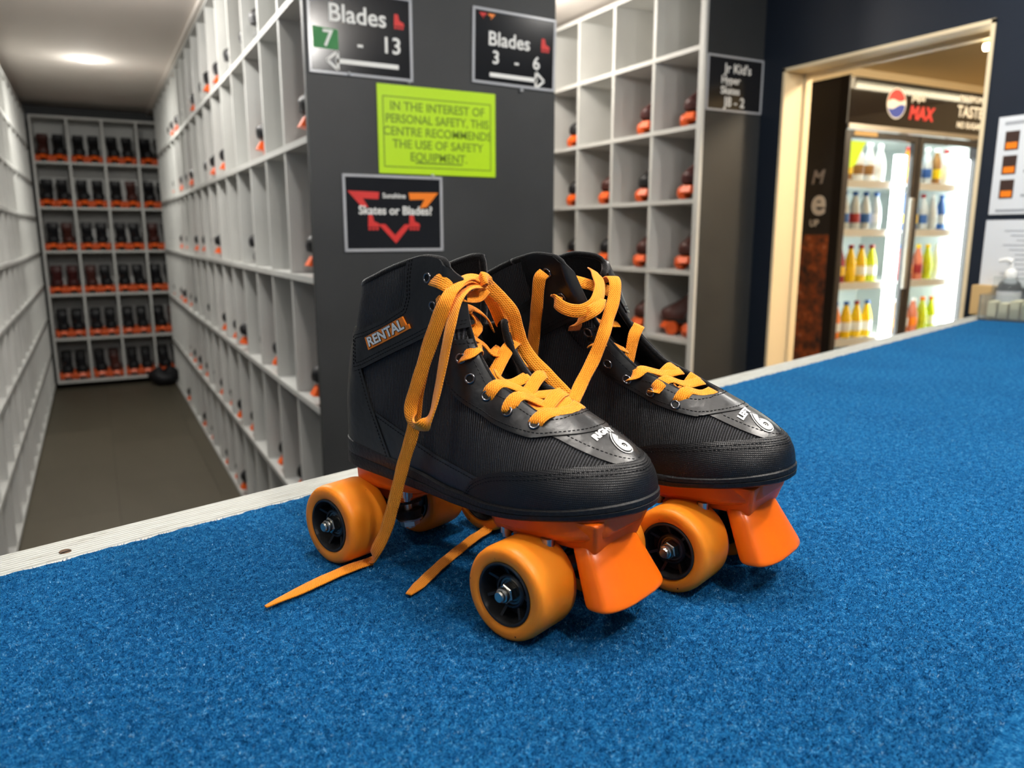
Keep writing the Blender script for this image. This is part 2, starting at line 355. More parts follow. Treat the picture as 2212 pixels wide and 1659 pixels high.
MB().box((XI-.012,DY1-.026,0),(XI+.02,DY1-.012,DZ-.012)).box((XI-.012,DY0+.012,DZ-.026),(XI+.02,DY1-.026,DZ-.012)).build('door_stop',m_beige,df)
# drinks room behind the doorway
S(bbox_obj('wall_far',(XI,3.72,0),(6.6,3.80,2.42),m_beige),'cream wall behind the drinks fridge'); S(bbox_obj('wall_side',(6.5,-.5,0),(6.58,3.72,2.42),m_beige)); S(bbox_obj('wall_near',(XI,.2,0),(6.5,.28,2.42),m_beige))
S(bbox_obj('ceiling',(XI,.2,2.40),(6.58,3.8,2.46),mat('cream_ceiling',srgb(214,196,160),.8)),'cream ceiling of the drinks room')
tl_=empty('batten_light',(5.6,1.68,2.40)); tag(tl_,'long fluorescent batten on the drinks room ceiling','ceiling light')
MB().box((-.72,-.03,-.025),(.72,.03,0),.004).build('housing',m_white,tl_); MB().tube([(-.70,0,-.05),(.70,0,-.05)],.016,14).build('tube',m_emit_warm,tl_,True)
for sx in (-1,1): MB().box((sx*.70-.012,-.02,-.066),(sx*.70+.012,.02,-.02),.003).build('lamp_holder',m_white,tl_)
ws=empty('wall_lamp',(2.66,1.60,1.93)); tag(ws,'small lit lamp just inside the top of the doorway','lamp')
MB().box((-.012,-.05,-.012),(.03,.05,.05),.004).build('housing',m_beige,ws); MB().tube([(.0,-.045,-.022),(.0,.045,-.022)],.012,10).build('tube',m_emit_warm,ws,True)

def rack(name,label,fu,u0,ncol,pitch,zs,depth,th=.018,group=None,top=None,end=(True,True),front_only=False):
    """pigeon-hole rack; fu(u,d,z) -> world, u along the face, d into the rack"""
    r=empty(name,fu(u0,0,0)); tag(r,label,'shelf rack',group); base=Vector(r.location); W=ncol*pitch
    def bx(nm,a,b,m):
        p,q=Vector(fu(*a))-base,Vector(fu(*b))-base; return bbox_obj(nm,p,q,m,r)
    for z in zs: bx('shelf_board',(u0-th/2,0,z-th/2),(u0+W+th/2,depth,z+th/2),m_shelf)
    for k in range(ncol+1): bx('divider',(u0+k*pitch-th/2,.003,zs[0]),(u0+k*pitch+th/2,depth-.001,zs[-1]),m_shelf)
    bx('back_panel',(u0-th/2,depth,zs[0]-th/2),(u0+W+th/2,depth+.012,zs[-1]+th/2),m_shelf)
    return r
ZA=[.012,.40,.785,1.17,1.56,1.945,2.335]; ZB=[.06,.427,.800,1.160,1.515,1.877,2.235]; ZL=[.03,.315,.60,.878,1.15,1.43,1.705,1.985,2.26]; ZR=[.02,.255,.55,.847,1.141,1.437,1.732,2.033,2.33]
AX,AY=.55,2.206
aisle=rack('aisle_rack','long white pigeon-hole rack with skate toes poking out, right side of the aisle',lambda u,d,z:(AX+d,u,z),AY+.012,17,.30,ZA,.36)
rack('left_rack','white pigeon-hole rack lining the left side of the aisle',lambda u,d,z:(-.38-d,u,z),2.4,17,.30,ZL,.30)
rack('end_rack','white rack full of black skates across the far end of the aisle',lambda u,d,z:(u,7.48+d,z),-.352,4,.256,ZB,.34)
rack('junior_rack','white pigeon-hole rack with few skates beside the navy doorway wall',lambda u,d,z:(2.2+d,u,z),2.508,8,.297,ZR,.30)
# dark end panels of the racks
pn=bbox_obj('partition',(AX-.004,AY-.022,0),(1.328,AY,CEIL-.002),m_char); tag(pn,'charcoal end panel of the aisle rack, hung with signs','panel')
bp=bbox_obj('rack_back_board',(1.29,AY+.002,0),(1.32,7.6,CEIL-.002),m_shelf); tag(bp,'white board closing the back of the aisle rack','panel')
jp=bbox_obj('partition',(2.195,2.474,0),(XW-.001,2.492,CEIL-.002),m_char); tag(jp,'charcoal end panel of the junior rack beside the doorway','panel')
je=bbox_obj('trim_1',(2.186,2.470,0),(2.200,2.500,CEIL-.002),m_shelf); S(je)
co=S(MB().prism([(0,0),(.05,0),(.035,-.02),(.02,-.035),(0,-.05)],'y',2.2,7.86).build('trim_2',m_ceil)); co.location=(-.70,0,CEIL)
co=S(MB().prism([(0,0),(-.16,0),(-.16,-.02),(-.03,-.02),(0,-.05)],'y',2.21,7.86).build('trim_3',m_ceil)); co.location=(AX+.14,0,CEIL)
dl=empty('downlight',(.075,5.667,CEIL)); tag(dl,'round recessed downlight glowing in the aisle ceiling','downlight')
MB().lathe([(.062,-.001),(.063,-.008),(.068,-.008),(.070,-.004),(.070,0)],36,'z').build('bezel',m_white,dl,True); MB().lathe([(.0001,-.005),(.061,-.005),(.062,-.002)],32,'z').build('diffuser',m_emit_disc,dl)

# ------------------------------------------------------------------ the counter
CA=math.radians(16.5); CU=Vector((math.cos(CA),math.sin(CA),0)); CV=Vector((math.sin(CA),-math.cos(CA),0)); C0=Vector((0,.724,TOPZ)); SW=.047
ct=empty('service_counter',C0,CA); tag(ct,'long counter topped with blue carpet and a white timber edge','counter')
LU=2.60
def cpt(u,v,z=0): return (u,-v,z)     # counter-local (the empty is rotated by CA)
wallu=lambda v:(XW-.002-v*math.sin(CA))/math.cos(CA)
body=MB(); body.add([cpt(-1.3,.02,-1.045),cpt(wallu(.02),.02,-1.045),cpt(wallu(.95),.95,-1.045),cpt(-1.3,.95,-1.045),cpt(-1.3,.02,-.02),cpt(wallu(.02),.02,-.02),cpt(wallu(.95),.95,-.02),cpt(-1.3,.95,-.02)],[(0,1,2,3),(7,6,5,4),(0,4,5,1),(1,5,6,2),(2,6,7,3),(3,7,4,0)]); body.build('counter_body',m_navy,ct)
# carpet sheet with a slightly wavy cut edge along the timber
nu=700; V=[];F=[]
us=np.linspace(-1.3,1,nu)
for i in range(nu+1):
    t=i/nu
    for v in (SW-.001,.30,.98):
        u=-1.3+(wallu(v)+1.3)*t; vv=v+(.0012*math.sin(u*310)+.0010*math.sin(u*97+1)+.0014*(random.random()-.5) if v<.1 else 0); V.append(cpt(u,vv,0))
    v=SW-.001; u=-1.3+(wallu(v)+1.3)*t; V.append(cpt(u,SW-.002,-.02))
for i in range(nu):
    a=i*4; b=a+4
    F+=[(a,a+1,b+1,b),(a+1,a+2,b+2,b+1),(a+3,a,b,b+3)]
link('carpet',mesh('carpet',V,F),m_carpet,ct)
# grooved decking strip
prof=[(0,-.03),(0,-.004),(.002,-.0015)]; g=9; x0=.003
for k in range(g):
    a=x0+k*(.0425-x0)/g; w_=(.0425-x0)/g
    prof+=[(a,-.0008),(a+w_*.18,0),(a+w_*.62,0),(a+w_*.76,-.0022),(a+w_*.95,-.0022)]
prof+=[(.0435,-.0008),(SW,-.0015),(SW,-.03)]
V=[];F=[];m_=len(prof)
for u in np.linspace(-1.3,wallu(0),60):
    for v,z in prof: V.append(cpt(u,v,z+.0006))
for i in range(59):
    for j in range(m_-1): F.append((i*m_+j,(i+1)*m_+j,(i+1)*m_+j+1,i*m_+j+1))
tstrip=link('timber_edge',mesh('timber_edge',V,F),m_timber,ct)
p=Vector((-.041,.680,TOPZ))-C0; sc_=MB().lathe([(.0046,.0006),(.0042,.0012),(.0026,.0004),(.0004,.0002)],16,'z',(p.dot(CU),-p.dot(CV),0)); sc_.build('screw_head',mat('rusty_screw',srgb(92,70,52),.6,metal=.5),ct)
# carpet pile: short fibres standing on the sheet where they can be made out
def pile(n):
    u=RNG.uniform(-.55,1.55,n*6); v=RNG.uniform(SW-.0005,.62,n*6)
    wx=C0.x+CU.x*u+CV.x*v; wy=C0.y+CU.y*u+CV.y*v; dist=np.hypot(wx,wy)
    fx,fy=math.sin(YAW),math.cos(YAW); ang=np.arctan2(wx*fy-wy*fx,wx*fx+wy*fy)
    dens=np.clip(.42/np.maximum(dist,.2),0,1)**2.0
    k=(RNG.uniform(0,1,len(u))<dens)&(np.abs(ang)<.66)&(wx<2.4)&(dist<1.45); u,v=u[k][:n],v[k][:n]; n=len(u)
    a=RNG.uniform(0,2*np.pi,n); h=RNG.uniform(.0011,.0029,n); w=RNG.uniform(.00022,.00042,n); ln=RNG.uniform(.0005,.0026,n); b=a+RNG.uniform(-1,1,n)
    base=np.stack([u,-v,np.full(n,-.0004)],1); s=np.stack([np.cos(a),np.sin(a),np.zeros(n)],1)*w[:,None]
    tip_=base+np.stack([np.cos(b)*ln,np.sin(b)*ln,h],1)
    V=np.stack([base-s,base+s,tip_],1).reshape(-1,3).astype(np.float32)
    me=bpy.data.meshes.new('carpet_pile'); me.vertices.add(3*n); me.vertices.foreach_set('co',V.ravel()); me.loops.add(3*n); me.loops.foreach_set('vertex_index',np.arange(3*n,dtype=np.int32)); me.polygons.add(n); me.polygons.foreach_set('loop_start',np.arange(0,3*n,3,dtype=np.int32)); me.update(calc_edges=True); me.validate()
    o=link('carpet_pile',me,m_fibre,ct); o['kind']='stuff'; return n
pile(300000)

# ================================================================== the two big skates
def tri_grid(V,nz,nu,wrap=True):
    T=[]
    for i in range(nz-1):
        for j in range(nu if wrap else nu-1):
            a=i*nu+j; b=i*nu+(j+1)%nu; c=(i+1)*nu+(j+1)%nu; d=(i+1)*nu+j
            T+= [(a,b,c),(a,c,d)]
    return np.array(T)
def vnormals(V,T):
    n=np.cross(V[T[:,1]]-V[T[:,0]],V[T[:,2]]-V[T[:,0]]); N_=np.zeros_like(V)
    for k in range(3): np.add.at(N_,T[:,k],n)
    return N_/np.maximum(np.linalg.norm(N_,axis=1,keepdims=True),1e-12)
def clip(A,T,f):
    """keep the part of the triangle mesh where f>0 (A: per-vertex attributes)"""
    ins=f>0; c=ins[T].sum(1); keep=[tuple(t) for t in T[c==3]]; A=list(A); new={}
    def cut(i,j):
        k=(min(i,j),max(i,j))
        if k not in new:
            t=f[i]/(f[i]-f[j]); A.append(A[i]*(1-t)+A[j]*t); new[k]=len(A)-1
        return new[k]
    for t in T[(c>0)&(c<3)]:
        poly=[]
        for q in range(3):
            i,j=t[q],t[(q+1)%3]
            if ins[i]: poly.append(i)
            if ins[i]!=ins[j]: poly.append(cut(i,j))
        keep+= [(poly[0],poly[q],poly[q+1]) for q in range(1,len(poly)-1)]
    A=np.array(A); T=np.array(keep); u,inv=np.unique(T.ravel(),return_inverse=True)
    return A[u],inv.reshape(-1,3)
def boundary(T):
    E=set()
    for a,b,c in T:
        for e in ((a,b),(b,c),(c,a)):
            r=(e[1],e[0])
            if r in E: E.discard(r)
            else: E.add(e)
    return E
def chains(E):
    nx={}
    for a,b in E: nx.setdefault(a,[]).append(b)
    out=[]
    while nx:
        a=next(iter(nx)); ch=[a]
        while ch[-1] in nx:
            b=nx[ch[-1]].pop()
            if not nx[ch[-1]]: del nx[ch[-1]]
            ch.append(b)
            if b==ch[0]: break
        out.append(ch)
    return out
def contour(A,T,f,lev):
    """iso-line of f on the mesh, as a list of attribute polylines"""
    g=f-lev; seg=[]
    for t in T:
        p=[]
        for q in range(3):
            i,j=t[q],t[(q+1)%3]
            if (g[i]>0)!=(g[j]>0):
                w=g[i]/(g[i]-g[j]); p.append(((min(i,j),max(i,j)),A[i]*(1-w)+A[j]*w))
        if len(p)==2: seg.append(p)
    pos={}; adj={}
    for (ka,pa),(kb,pb) in seg:
        pos[ka]=pa; pos[kb]=pb; adj.setdefault(ka,[]).append(kb); adj.setdefault(kb,[]).append(ka)
    seen=set(); out=[]
    starts=[k for k in adj if len(adj[k])==1]+list(adj)
    for s in starts:
        if s in seen: continue
        ch=[s]; seen.add(s)
        while True:
            n=[k for k in adj[ch[-1]] if k not in seen]
            if not n: break
            ch.append(n[0]); seen.add(n[0])
        out.append(np.array([pos[k] for k in ch]))
    return out
NZ,NA=96,110
zl=np.linspace(.066,.242,NZ); al=np.linspace(0,1,NA)
rings=[]
for z in zl:
    r=surf(al,z,-1); l=surf(al[::-1],z,1)[1:-1]; rings.append(np.concatenate([r,l]))
BV=np.concatenate(rings); NU=len(rings[0]); BT=tri_grid(BV,NZ,NU)
BN=vnormals(BV,BT)
rg=surf(al,.095,-1); ar=np.concatenate([[0],np.cumsum(np.linalg.norm(np.diff(rg,axis=0),axis=1))]); rg=surf(al[::-1],.095,1); alf=ar[-1]+np.concatenate([[0],np.cumsum(np.linalg.norm(np.diff(rg,axis=0),axis=1))])
SD=np.tile(np.concatenate([ar,alf[1:-1]]),NZ)[:,None]      # arc length round the foot, for the woven grid
ALL=np.concatenate([BV,BN,SD],1)
hw_f=lambda x:.0205*np.sqrt(np.maximum(1-np.clip((x-.078)/.021,0,1)**2,0))
zcol=pchip([(-.14,.2085),(-.10,.2105),(-.067,.2175),(-.0435,.2258),(-.0231,.2318),(-.0072,.2349),(.009,.2335),(.0155,.2285),(.0195,.219),(.03,.205)])
def f_throat(A):
    x,y,z=A[:,0],A[:,1],A[:,2]
    return np.maximum(np.where(x<.0995,np.abs(y-ycen(x))-hw_f(x),.01),-.005-x)
def f_left(A):
    x,y,z=A[:,0],A[:,1],A[:,2]
    return np.maximum(np.maximum(-.003-x,.1835-z+.25*np.maximum(x,0)),-y)
A0,T0=clip(ALL,BT,ALL[:,2]-sole_hi(ALL[:,0])+.006)
A0,T0=clip(A0,T0,zcol(A0[:,0])-A0[:,2])
A0,T0=clip(A0,T0,f_throat(A0)); A9,T9=A0,T0
BASES={True:clip(A0,T0,f_left(A0)),False:(A9,T9)}
def shell(A,T,d,lo=-.0006):
    V=A[:,:3]+A[:,3:6]*d; n=len(V); E=list(boundary(T)); F=[tuple(t) for t in T]; V=[tuple(v) for v in V]
    top={};bot={}
    for a,b in E:
        for k in (a,b):
            if k not in top:
                top[k]=len(V); V.append(V[k]); bot[k]=len(V); V.append(tuple(A[k,:3]+A[k,3:6]*lo))
        F.append((top[b],top[a],bot[a],bot[b]))
    return V,F
def sd_poly(P,x,z):
    """signed distance, positive inside polygon P"""
    P=np.array(P,float); n=len(P); d=np.full(x.shape,1e9); ins=np.zeros(x.shape,bool)
    for i in range(n):
        a=P[i]; b=P[(i+1)%n]; e=b-a; wx=x-a[0]; wz=z-a[1]
        t=np.clip((wx*e[0]+wz*e[1])/(e@e),0,1); d=np.minimum(d,np.hypot(wx-t*e[0],wz-t*e[1]))
        c=((a[1]>z)!=(b[1]>z)); ins^=c&(x<(b[0]-a[0])*(z-a[1])/((b[1]-a[1]) if b[1]!=a[1] else 1e-9)+a[0])
    return np.where(ins,d,-d)
ze=pchip([(.0,.166),(.0123,.1548),(.0208,.1452),(.0358,.1375),(.056,.1295),(.0762,.1255),(.0925,.1235),(.11,.122),(.14,.118)])
ztc=pchip([(.02,.062),(.0349,.0819),(.041,.0885),(.0478,.093),(.0634,.0999),(.0951,.107),(.122,.1115),(.137,.1129),(.155,.1145)])
zlow6=pchip([(.09,.128),(.1011,.125),(.1118,.1214),(.127,.1163),(.137,.1129),(.155,.107)])
zfox=pchip([(-.08,.127),(-.0631,.1204),(-.029,.109),(.0045,.0988),(.0478,.093),(.06,.091)])
xfr=lambda y:.1165-26*(y-.003)**2
STRAP=[(-.089,.147),(-.0752,.1515),(-.0464,.164),(-.0054,.1814),(.0049,.1852),(.04,.192),(.04,.26),(-.0228,.26),(-.0228,.2308),(-.0236,.209),(-.0275,.2007),(-.0504,.1898),(-.0737,.1815),(-.0915,.1765)]
HEEL=[(-.0879,.1765),(-.0822,.1592),(-.0751,.1423),(-.066,.1249),(-.0582,.1112),(-.0518,.0991),(-.045,.086),(-.042,.05),(-.16,.05),(-.16,.1795),(-.097,.1795)]
PANELS=[
 ('eyestay',m_leather,.0017,lambda A:np.minimum.reduce([A[:,2]-ze(A[:,0]),xfr(A[:,1])-A[:,0],A[:,0]-.0115,.181-A[:,2]])),
 ('vamp_panel',m_leather,.0010,lambda A:np.minimum.reduce([A[:,2]-zlow6(A[:,0]),A[:,2]-ztc(A[:,0])+.002,A[:,0]-xfr(A[:,1])+.004])),
 ('toe_cap',m_cap,.0016,lambda A:np.minimum(ztc(A[:,0])-A[:,2],A[:,0]-.031)),
 ('side_foxing',m_leather,.0010,lambda A:np.minimum.reduce([zfox(A[:,0])-A[:,2],.052-A[:,0],A[:,0]+.075])),
 ('heel_counter',m_leather,.0018,lambda A:sd_poly(HEEL,A[:,0],A[:,2])),
 ('ankle_strap',m_leather,.0026,lambda A:sd_poly(STRAP,A[:,0],A[:,2])),
]
def dashes(lines,off,mb,ln=.0019,gap=.0010,r=.00042):
    for P in lines:
        if len(P)<3: continue
        c=P[:,:3]+P[:,3:6]*off; s=np.concatenate([[0],np.cumsum(np.linalg.norm(np.diff(c,axis=0),axis=1))])
        if s[-1]<.006: continue
        for k in range(int(s[-1]/(ln+gap))):
            a=k*(ln+gap); q=[np.array([np.interp(a+u*ln,s,c[:,i]) for i in range(3)]) for u in (0,.5,1)]
            mb.tube(q,[r*.6,r,r*.6],4)
def torus(R,r,n=20,m=8):
    V=[];F=[]
    for i in range(n):
        a=2*math.pi*i/n
        for j in range(m):
            b=2*math.pi*j/m; V.append(((R+r*math.cos(b))*math.cos(a),(R+r*math.cos(b))*math.sin(a),r*math.sin(b)))
            F.append((i*m+j,((i+1)%n)*m+j,((i+1)%n)*m+(j+1)%m,i*m+(j+1)%m))
    return V,F
def frame_of(p,n):
    n=Vector(n).normalized(); q=n.to_track_quat('Z','X'); return Matrix.Translation(Vector(p))@q.to_matrix().to_4x4()
def surf_normal(x,z,s):
    e=.0015; P=lambda a,b:np.array([a,float(side(a,b,s)),b])
    n=np.cross(P(x+e,z)-P(x-e,z),P(x,z+e)-P(x,z-e)); n/=np.linalg.norm(n)
    return n if n[1]*s>0 else -n
EYE_XZ=[(-.0002,.2212),(.0053,.2032),(.0165,.1770),(.0242,.1685),(.0325,.1556),(.0452,.1450),(.0641,.1372),(.0842,.1312)]
# wheel, nut and hub meshes are shared by the eight wheels
mbw=MB(); mbw.lathe([(.0207,-.0178),(.0225,-.0190),(.0272,-.0190),(.0292,-.0182),(.0304,-.0163),(.0310,-.0130),(.0310,.0130),(.0304,.0163),(.0292,.0182),(.0272,.0190),(.0225,.0190),(.0207,.0178)],56,'y',close=True)
ME_TREAD=mbw.mesh('tread'); ME_TREAD.materials.append(m_wheel); sharp(ME_TREAD,50)
mbh=MB(); mbh.lathe([(.0208,-.0184),(.0200,-.0190),(.0190,-.0188),(.0178,-.0150),(.0172,-.0060),(.0100,-.0050),(.0100,.0050),(.0172,.0060),(.0178,.0150),(.0190,.0188),(.0200,.0190),(.0208,.0184)],44,'y',close=True)
for sgn in (-1,1):
    mbh.lathe([(.0112,sgn*.004),(.0112,sgn*.0120),(.0104,sgn*.0128),(.0092,sgn*.0128),(.0088,sgn*.0105),(.002,sgn*.0100)],30,'y')
    for k in range(7):
        a=2*math.pi*(k+.3)/7; u=Vector((math.cos(a),0,math.sin(a))); w=Vector((-math.sin(a),0,math.cos(a)))*.0010
        P=[]
        for r,y0,y1 in ((.0100,.0035,.0112),(.0180,.0035,.0150)):
            for e in (-1,1):
                for y in (y0,y1): P.append(tuple(u*r+w*e+Vector((0,sgn*y,0))))
        mbh.add(P,[(0,1,3,2),(4,6,7,5),(0,4,5,1),(2,3,7,6),(1,5,7,3),(0,2,6,4)])
ME_HUB=mbh.mesh('hub'); ME_HUB.materials.append(m_hub); sharp(ME_HUB,35)
mbb=MB(); mbb.lathe([(.0088,-.0104),(.0088,-.0116),(.0074,-.0116),(.0070,-.0108),(.0056,-.0108),(.0052,-.0118),(.0036,-.0118),(.0036,-.0102)],30,'y'); ME_BEAR=mbb.mesh('bearing'); ME_BEAR.materials.append(m_dark_steel); sharp(ME_BEAR,30)
mbn=MB(); mbn.lathe([(.0058,-.0118),(.0064,-.0122),(.0064,-.0172),(.0058,-.0178),(.0046,-.0180),(.0044,-.0205),(.0036,-.0212)],6,'y')
mbn.lathe([(.0037,-.017),(.0037,-.0225),(.0031,-.0235),(.001,-.0236)],20,'y'); mbn.lathe([(.0047,-.0176),(.0050,-.0190),(.0046,-.0204),(.0038,-.0210)],24,'y')
ME_NUT=mbn.mesh('axle_nut'); ME_NUT.materials.append(m_steel); sharp(ME_NUT,30)

def build_boot(root,cut):
    A0,T0=BASES[cut]
    """upper, panels, sole and eyelets of a right boot, in skate-local coordinates"""
    V=[tuple(v) for v in A0[:,:3]]; me=mesh('upper',V,T0); link('upper',me,m_mesh,root,True)
    Ai=A0.copy(); V=[tuple(v) for v in (Ai[:,:3]-Ai[:,3:6]*.0035)]; link('lining',mesh('lining',V,T0[:,::-1]),m_lining,root,True)
    # rolled binding along collar and throat
    mb=MB()
    for ch in chains(boundary(T0)):
        P=A0[ch]; c=P[:,:3]-P[:,3:6]*.0016
        if len(ch)<12 or c[:,2].max()<.105: continue
        for _ in range(2): c[1:-1]=(c[:-2]+2*c[1:-1]+c[2:])/4
        s=np.concatenate([[0],np.cumsum(np.linalg.norm(np.diff(c,axis=0),axis=1))]); m=int(s[-1]/.0035)
        q=np.stack([np.interp(np.linspace(0,s[-1],m),s,c[:,i]) for i in range(3)],1)
        mb.tube(q,.0027,8)
    mb.build('binding',m_lining,root,True)
    st=MB()
    for nm,m,d,f in PANELS:
        A,T=clip(A0,T0,f(A0)); V,F=shell(A,T,d); uvs=np.array(list(zip(A[:,6],A[:,2]*1.05))); uvs=np.concatenate([uvs,np.zeros((len(V)-len(uvs),2))]); o=link(nm,mesh(nm,V,F,uvs),m,root,True)
        fv=f(A0); dashes(contour(A0,T0,fv,.0028),d+.0001,st)
        if nm in('toe_cap','ankle_strap'): dashes(contour(A0,T0,fv,.0052),d+.0001,st)
        if nm=='eyestay':
            fe=np.minimum(f_throat(A0),fv+.0); A1,T1=clip(A0,T0,fv-.001); dashes(contour(A1,T1,f_throat(A1),.0035),d+.0001,st)
    st.build('stitching',m_thread,root)
    TZ=pchip([(.025,.148),(.04,.136),(.06,.127),(.08,.1235),(.095,.126),(.105,.131)])
    # tongue
    def tg(u,v):
        t=u; hw=.021+.004*t
        if t<.62:
            x=.101-(.101-.030)*t/.62; z=float(TZ(x))
        else:
            k=(t-.62)/.38; x=.030-.036*math.sin(k*1.45); z=float(TZ(.030))+.046*k
        y=(v*2-1)*hw; return (x-.25*abs(y)**1.5,y+.002,z-18*y*y*.35)
    V,F=grid_of(tg,30,10); link('tongue',mesh('tongue',V,F),m_lining,root,True)
    # sole: outline a little proud of the upper
    a=np.linspace(0,1,90); R_=surf(a,.092,-1); L_=surf(a[::-1],.092,1)[1:-1]; out=np.concatenate([R_,L_])[:,:2]; n=len(out)
    tn=np.roll(out,-1,0)-np.roll(out,1,0); nm=np.stack([tn[:,1],-tn[:,0]],1); nm/=np.maximum(np.linalg.norm(nm,axis=1,keepdims=True),1e-9)
    if (nm[n//4]@np.array([0,-1]))<0: nm=-nm
    lo=lambda x:sole_lo(x); hi=lambda x:sole_hi(x)
    rows=[]
    for off,fz in ((-.006,lambda x:lo(x)),(.0012,lambda x:lo(x)),(.0026,lambda x:lo(x)+.0012),(.0028,lambda x:lo(x)+(hi(x)-lo(x))*.45),(.0022,lambda x:lo(x)+(hi(x)-lo(x))*.5),(.0028,lambda x:lo(x)+(hi(x)-lo(x))*.55),(.0026,lambda x:hi(x)-.0010),(.0016,lambda x:hi(x)),(-.006,lambda x:hi(x)+.001)):
        p=out+nm*off; rows.append(np.concatenate([p,np.asarray(fz(p[:,0]))[:,None]],1))
    V=np.concatenate(rows); F=[]
    for i in range(len(rows)-1):
        for j in range(n): F.append((i*n+j,i*n+(j+1)%n,(i+1)*n+(j+1)%n,(i+1)*n+j))
    for k in range(1,n//2): 
        for base in (0,(len(rows)-1)*n):
            q=(base+k-1,base+k,base+(n-k)%n,base+(n-k+1)%n)
            if len(set(q))==4: F.append(q)
            else: F.append(tuple(dict.fromkeys(q)))
    me=mesh('sole',V,F); o=link('sole',me,m_rub,root,True); sharp(me,40)
    # eyelets
    Vt,Ft=torus(.0030,.00085); met=mesh('eyelet',Vt,Ft); met.materials.append(m_eyelet); sharp(met,60)
    meh=MB().lathe([(.0001,.0002),(.0026,.0002)],14,'z').mesh('eyelet_hole'); meh.materials.append(m_black_print)
    for k,(x,z) in enumerate(EYE_XZ):
        for s in (-1,1):
            if s>0 and z>.18 and cut: xx=x-.024
            else: xx=x
            if not cut and k>2: xx-=.007
            zz=z if cut or k<3 else z-.002
            y=float(side(xx,zz,s)); nn=surf_normal(xx,zz,s); d=.0026 if z>.182 else .0017
            M=frame_of(np.array([xx,y,zz])+nn*(d+.0004),nn)
            mr=met.copy(); mr.transform(M); o=link('eyelet',mr,None,root)
            mh=meh.copy(); mh.transform(M); link('eyelet_hole',mh,None,o)
def shear(p):
    t=max(p[2]-.122,0)/.1; t=t*t/(t+.15)*1.15 if t>0 else 0; return (p[0]-.025*t,p[1]-.025*t,p[2])
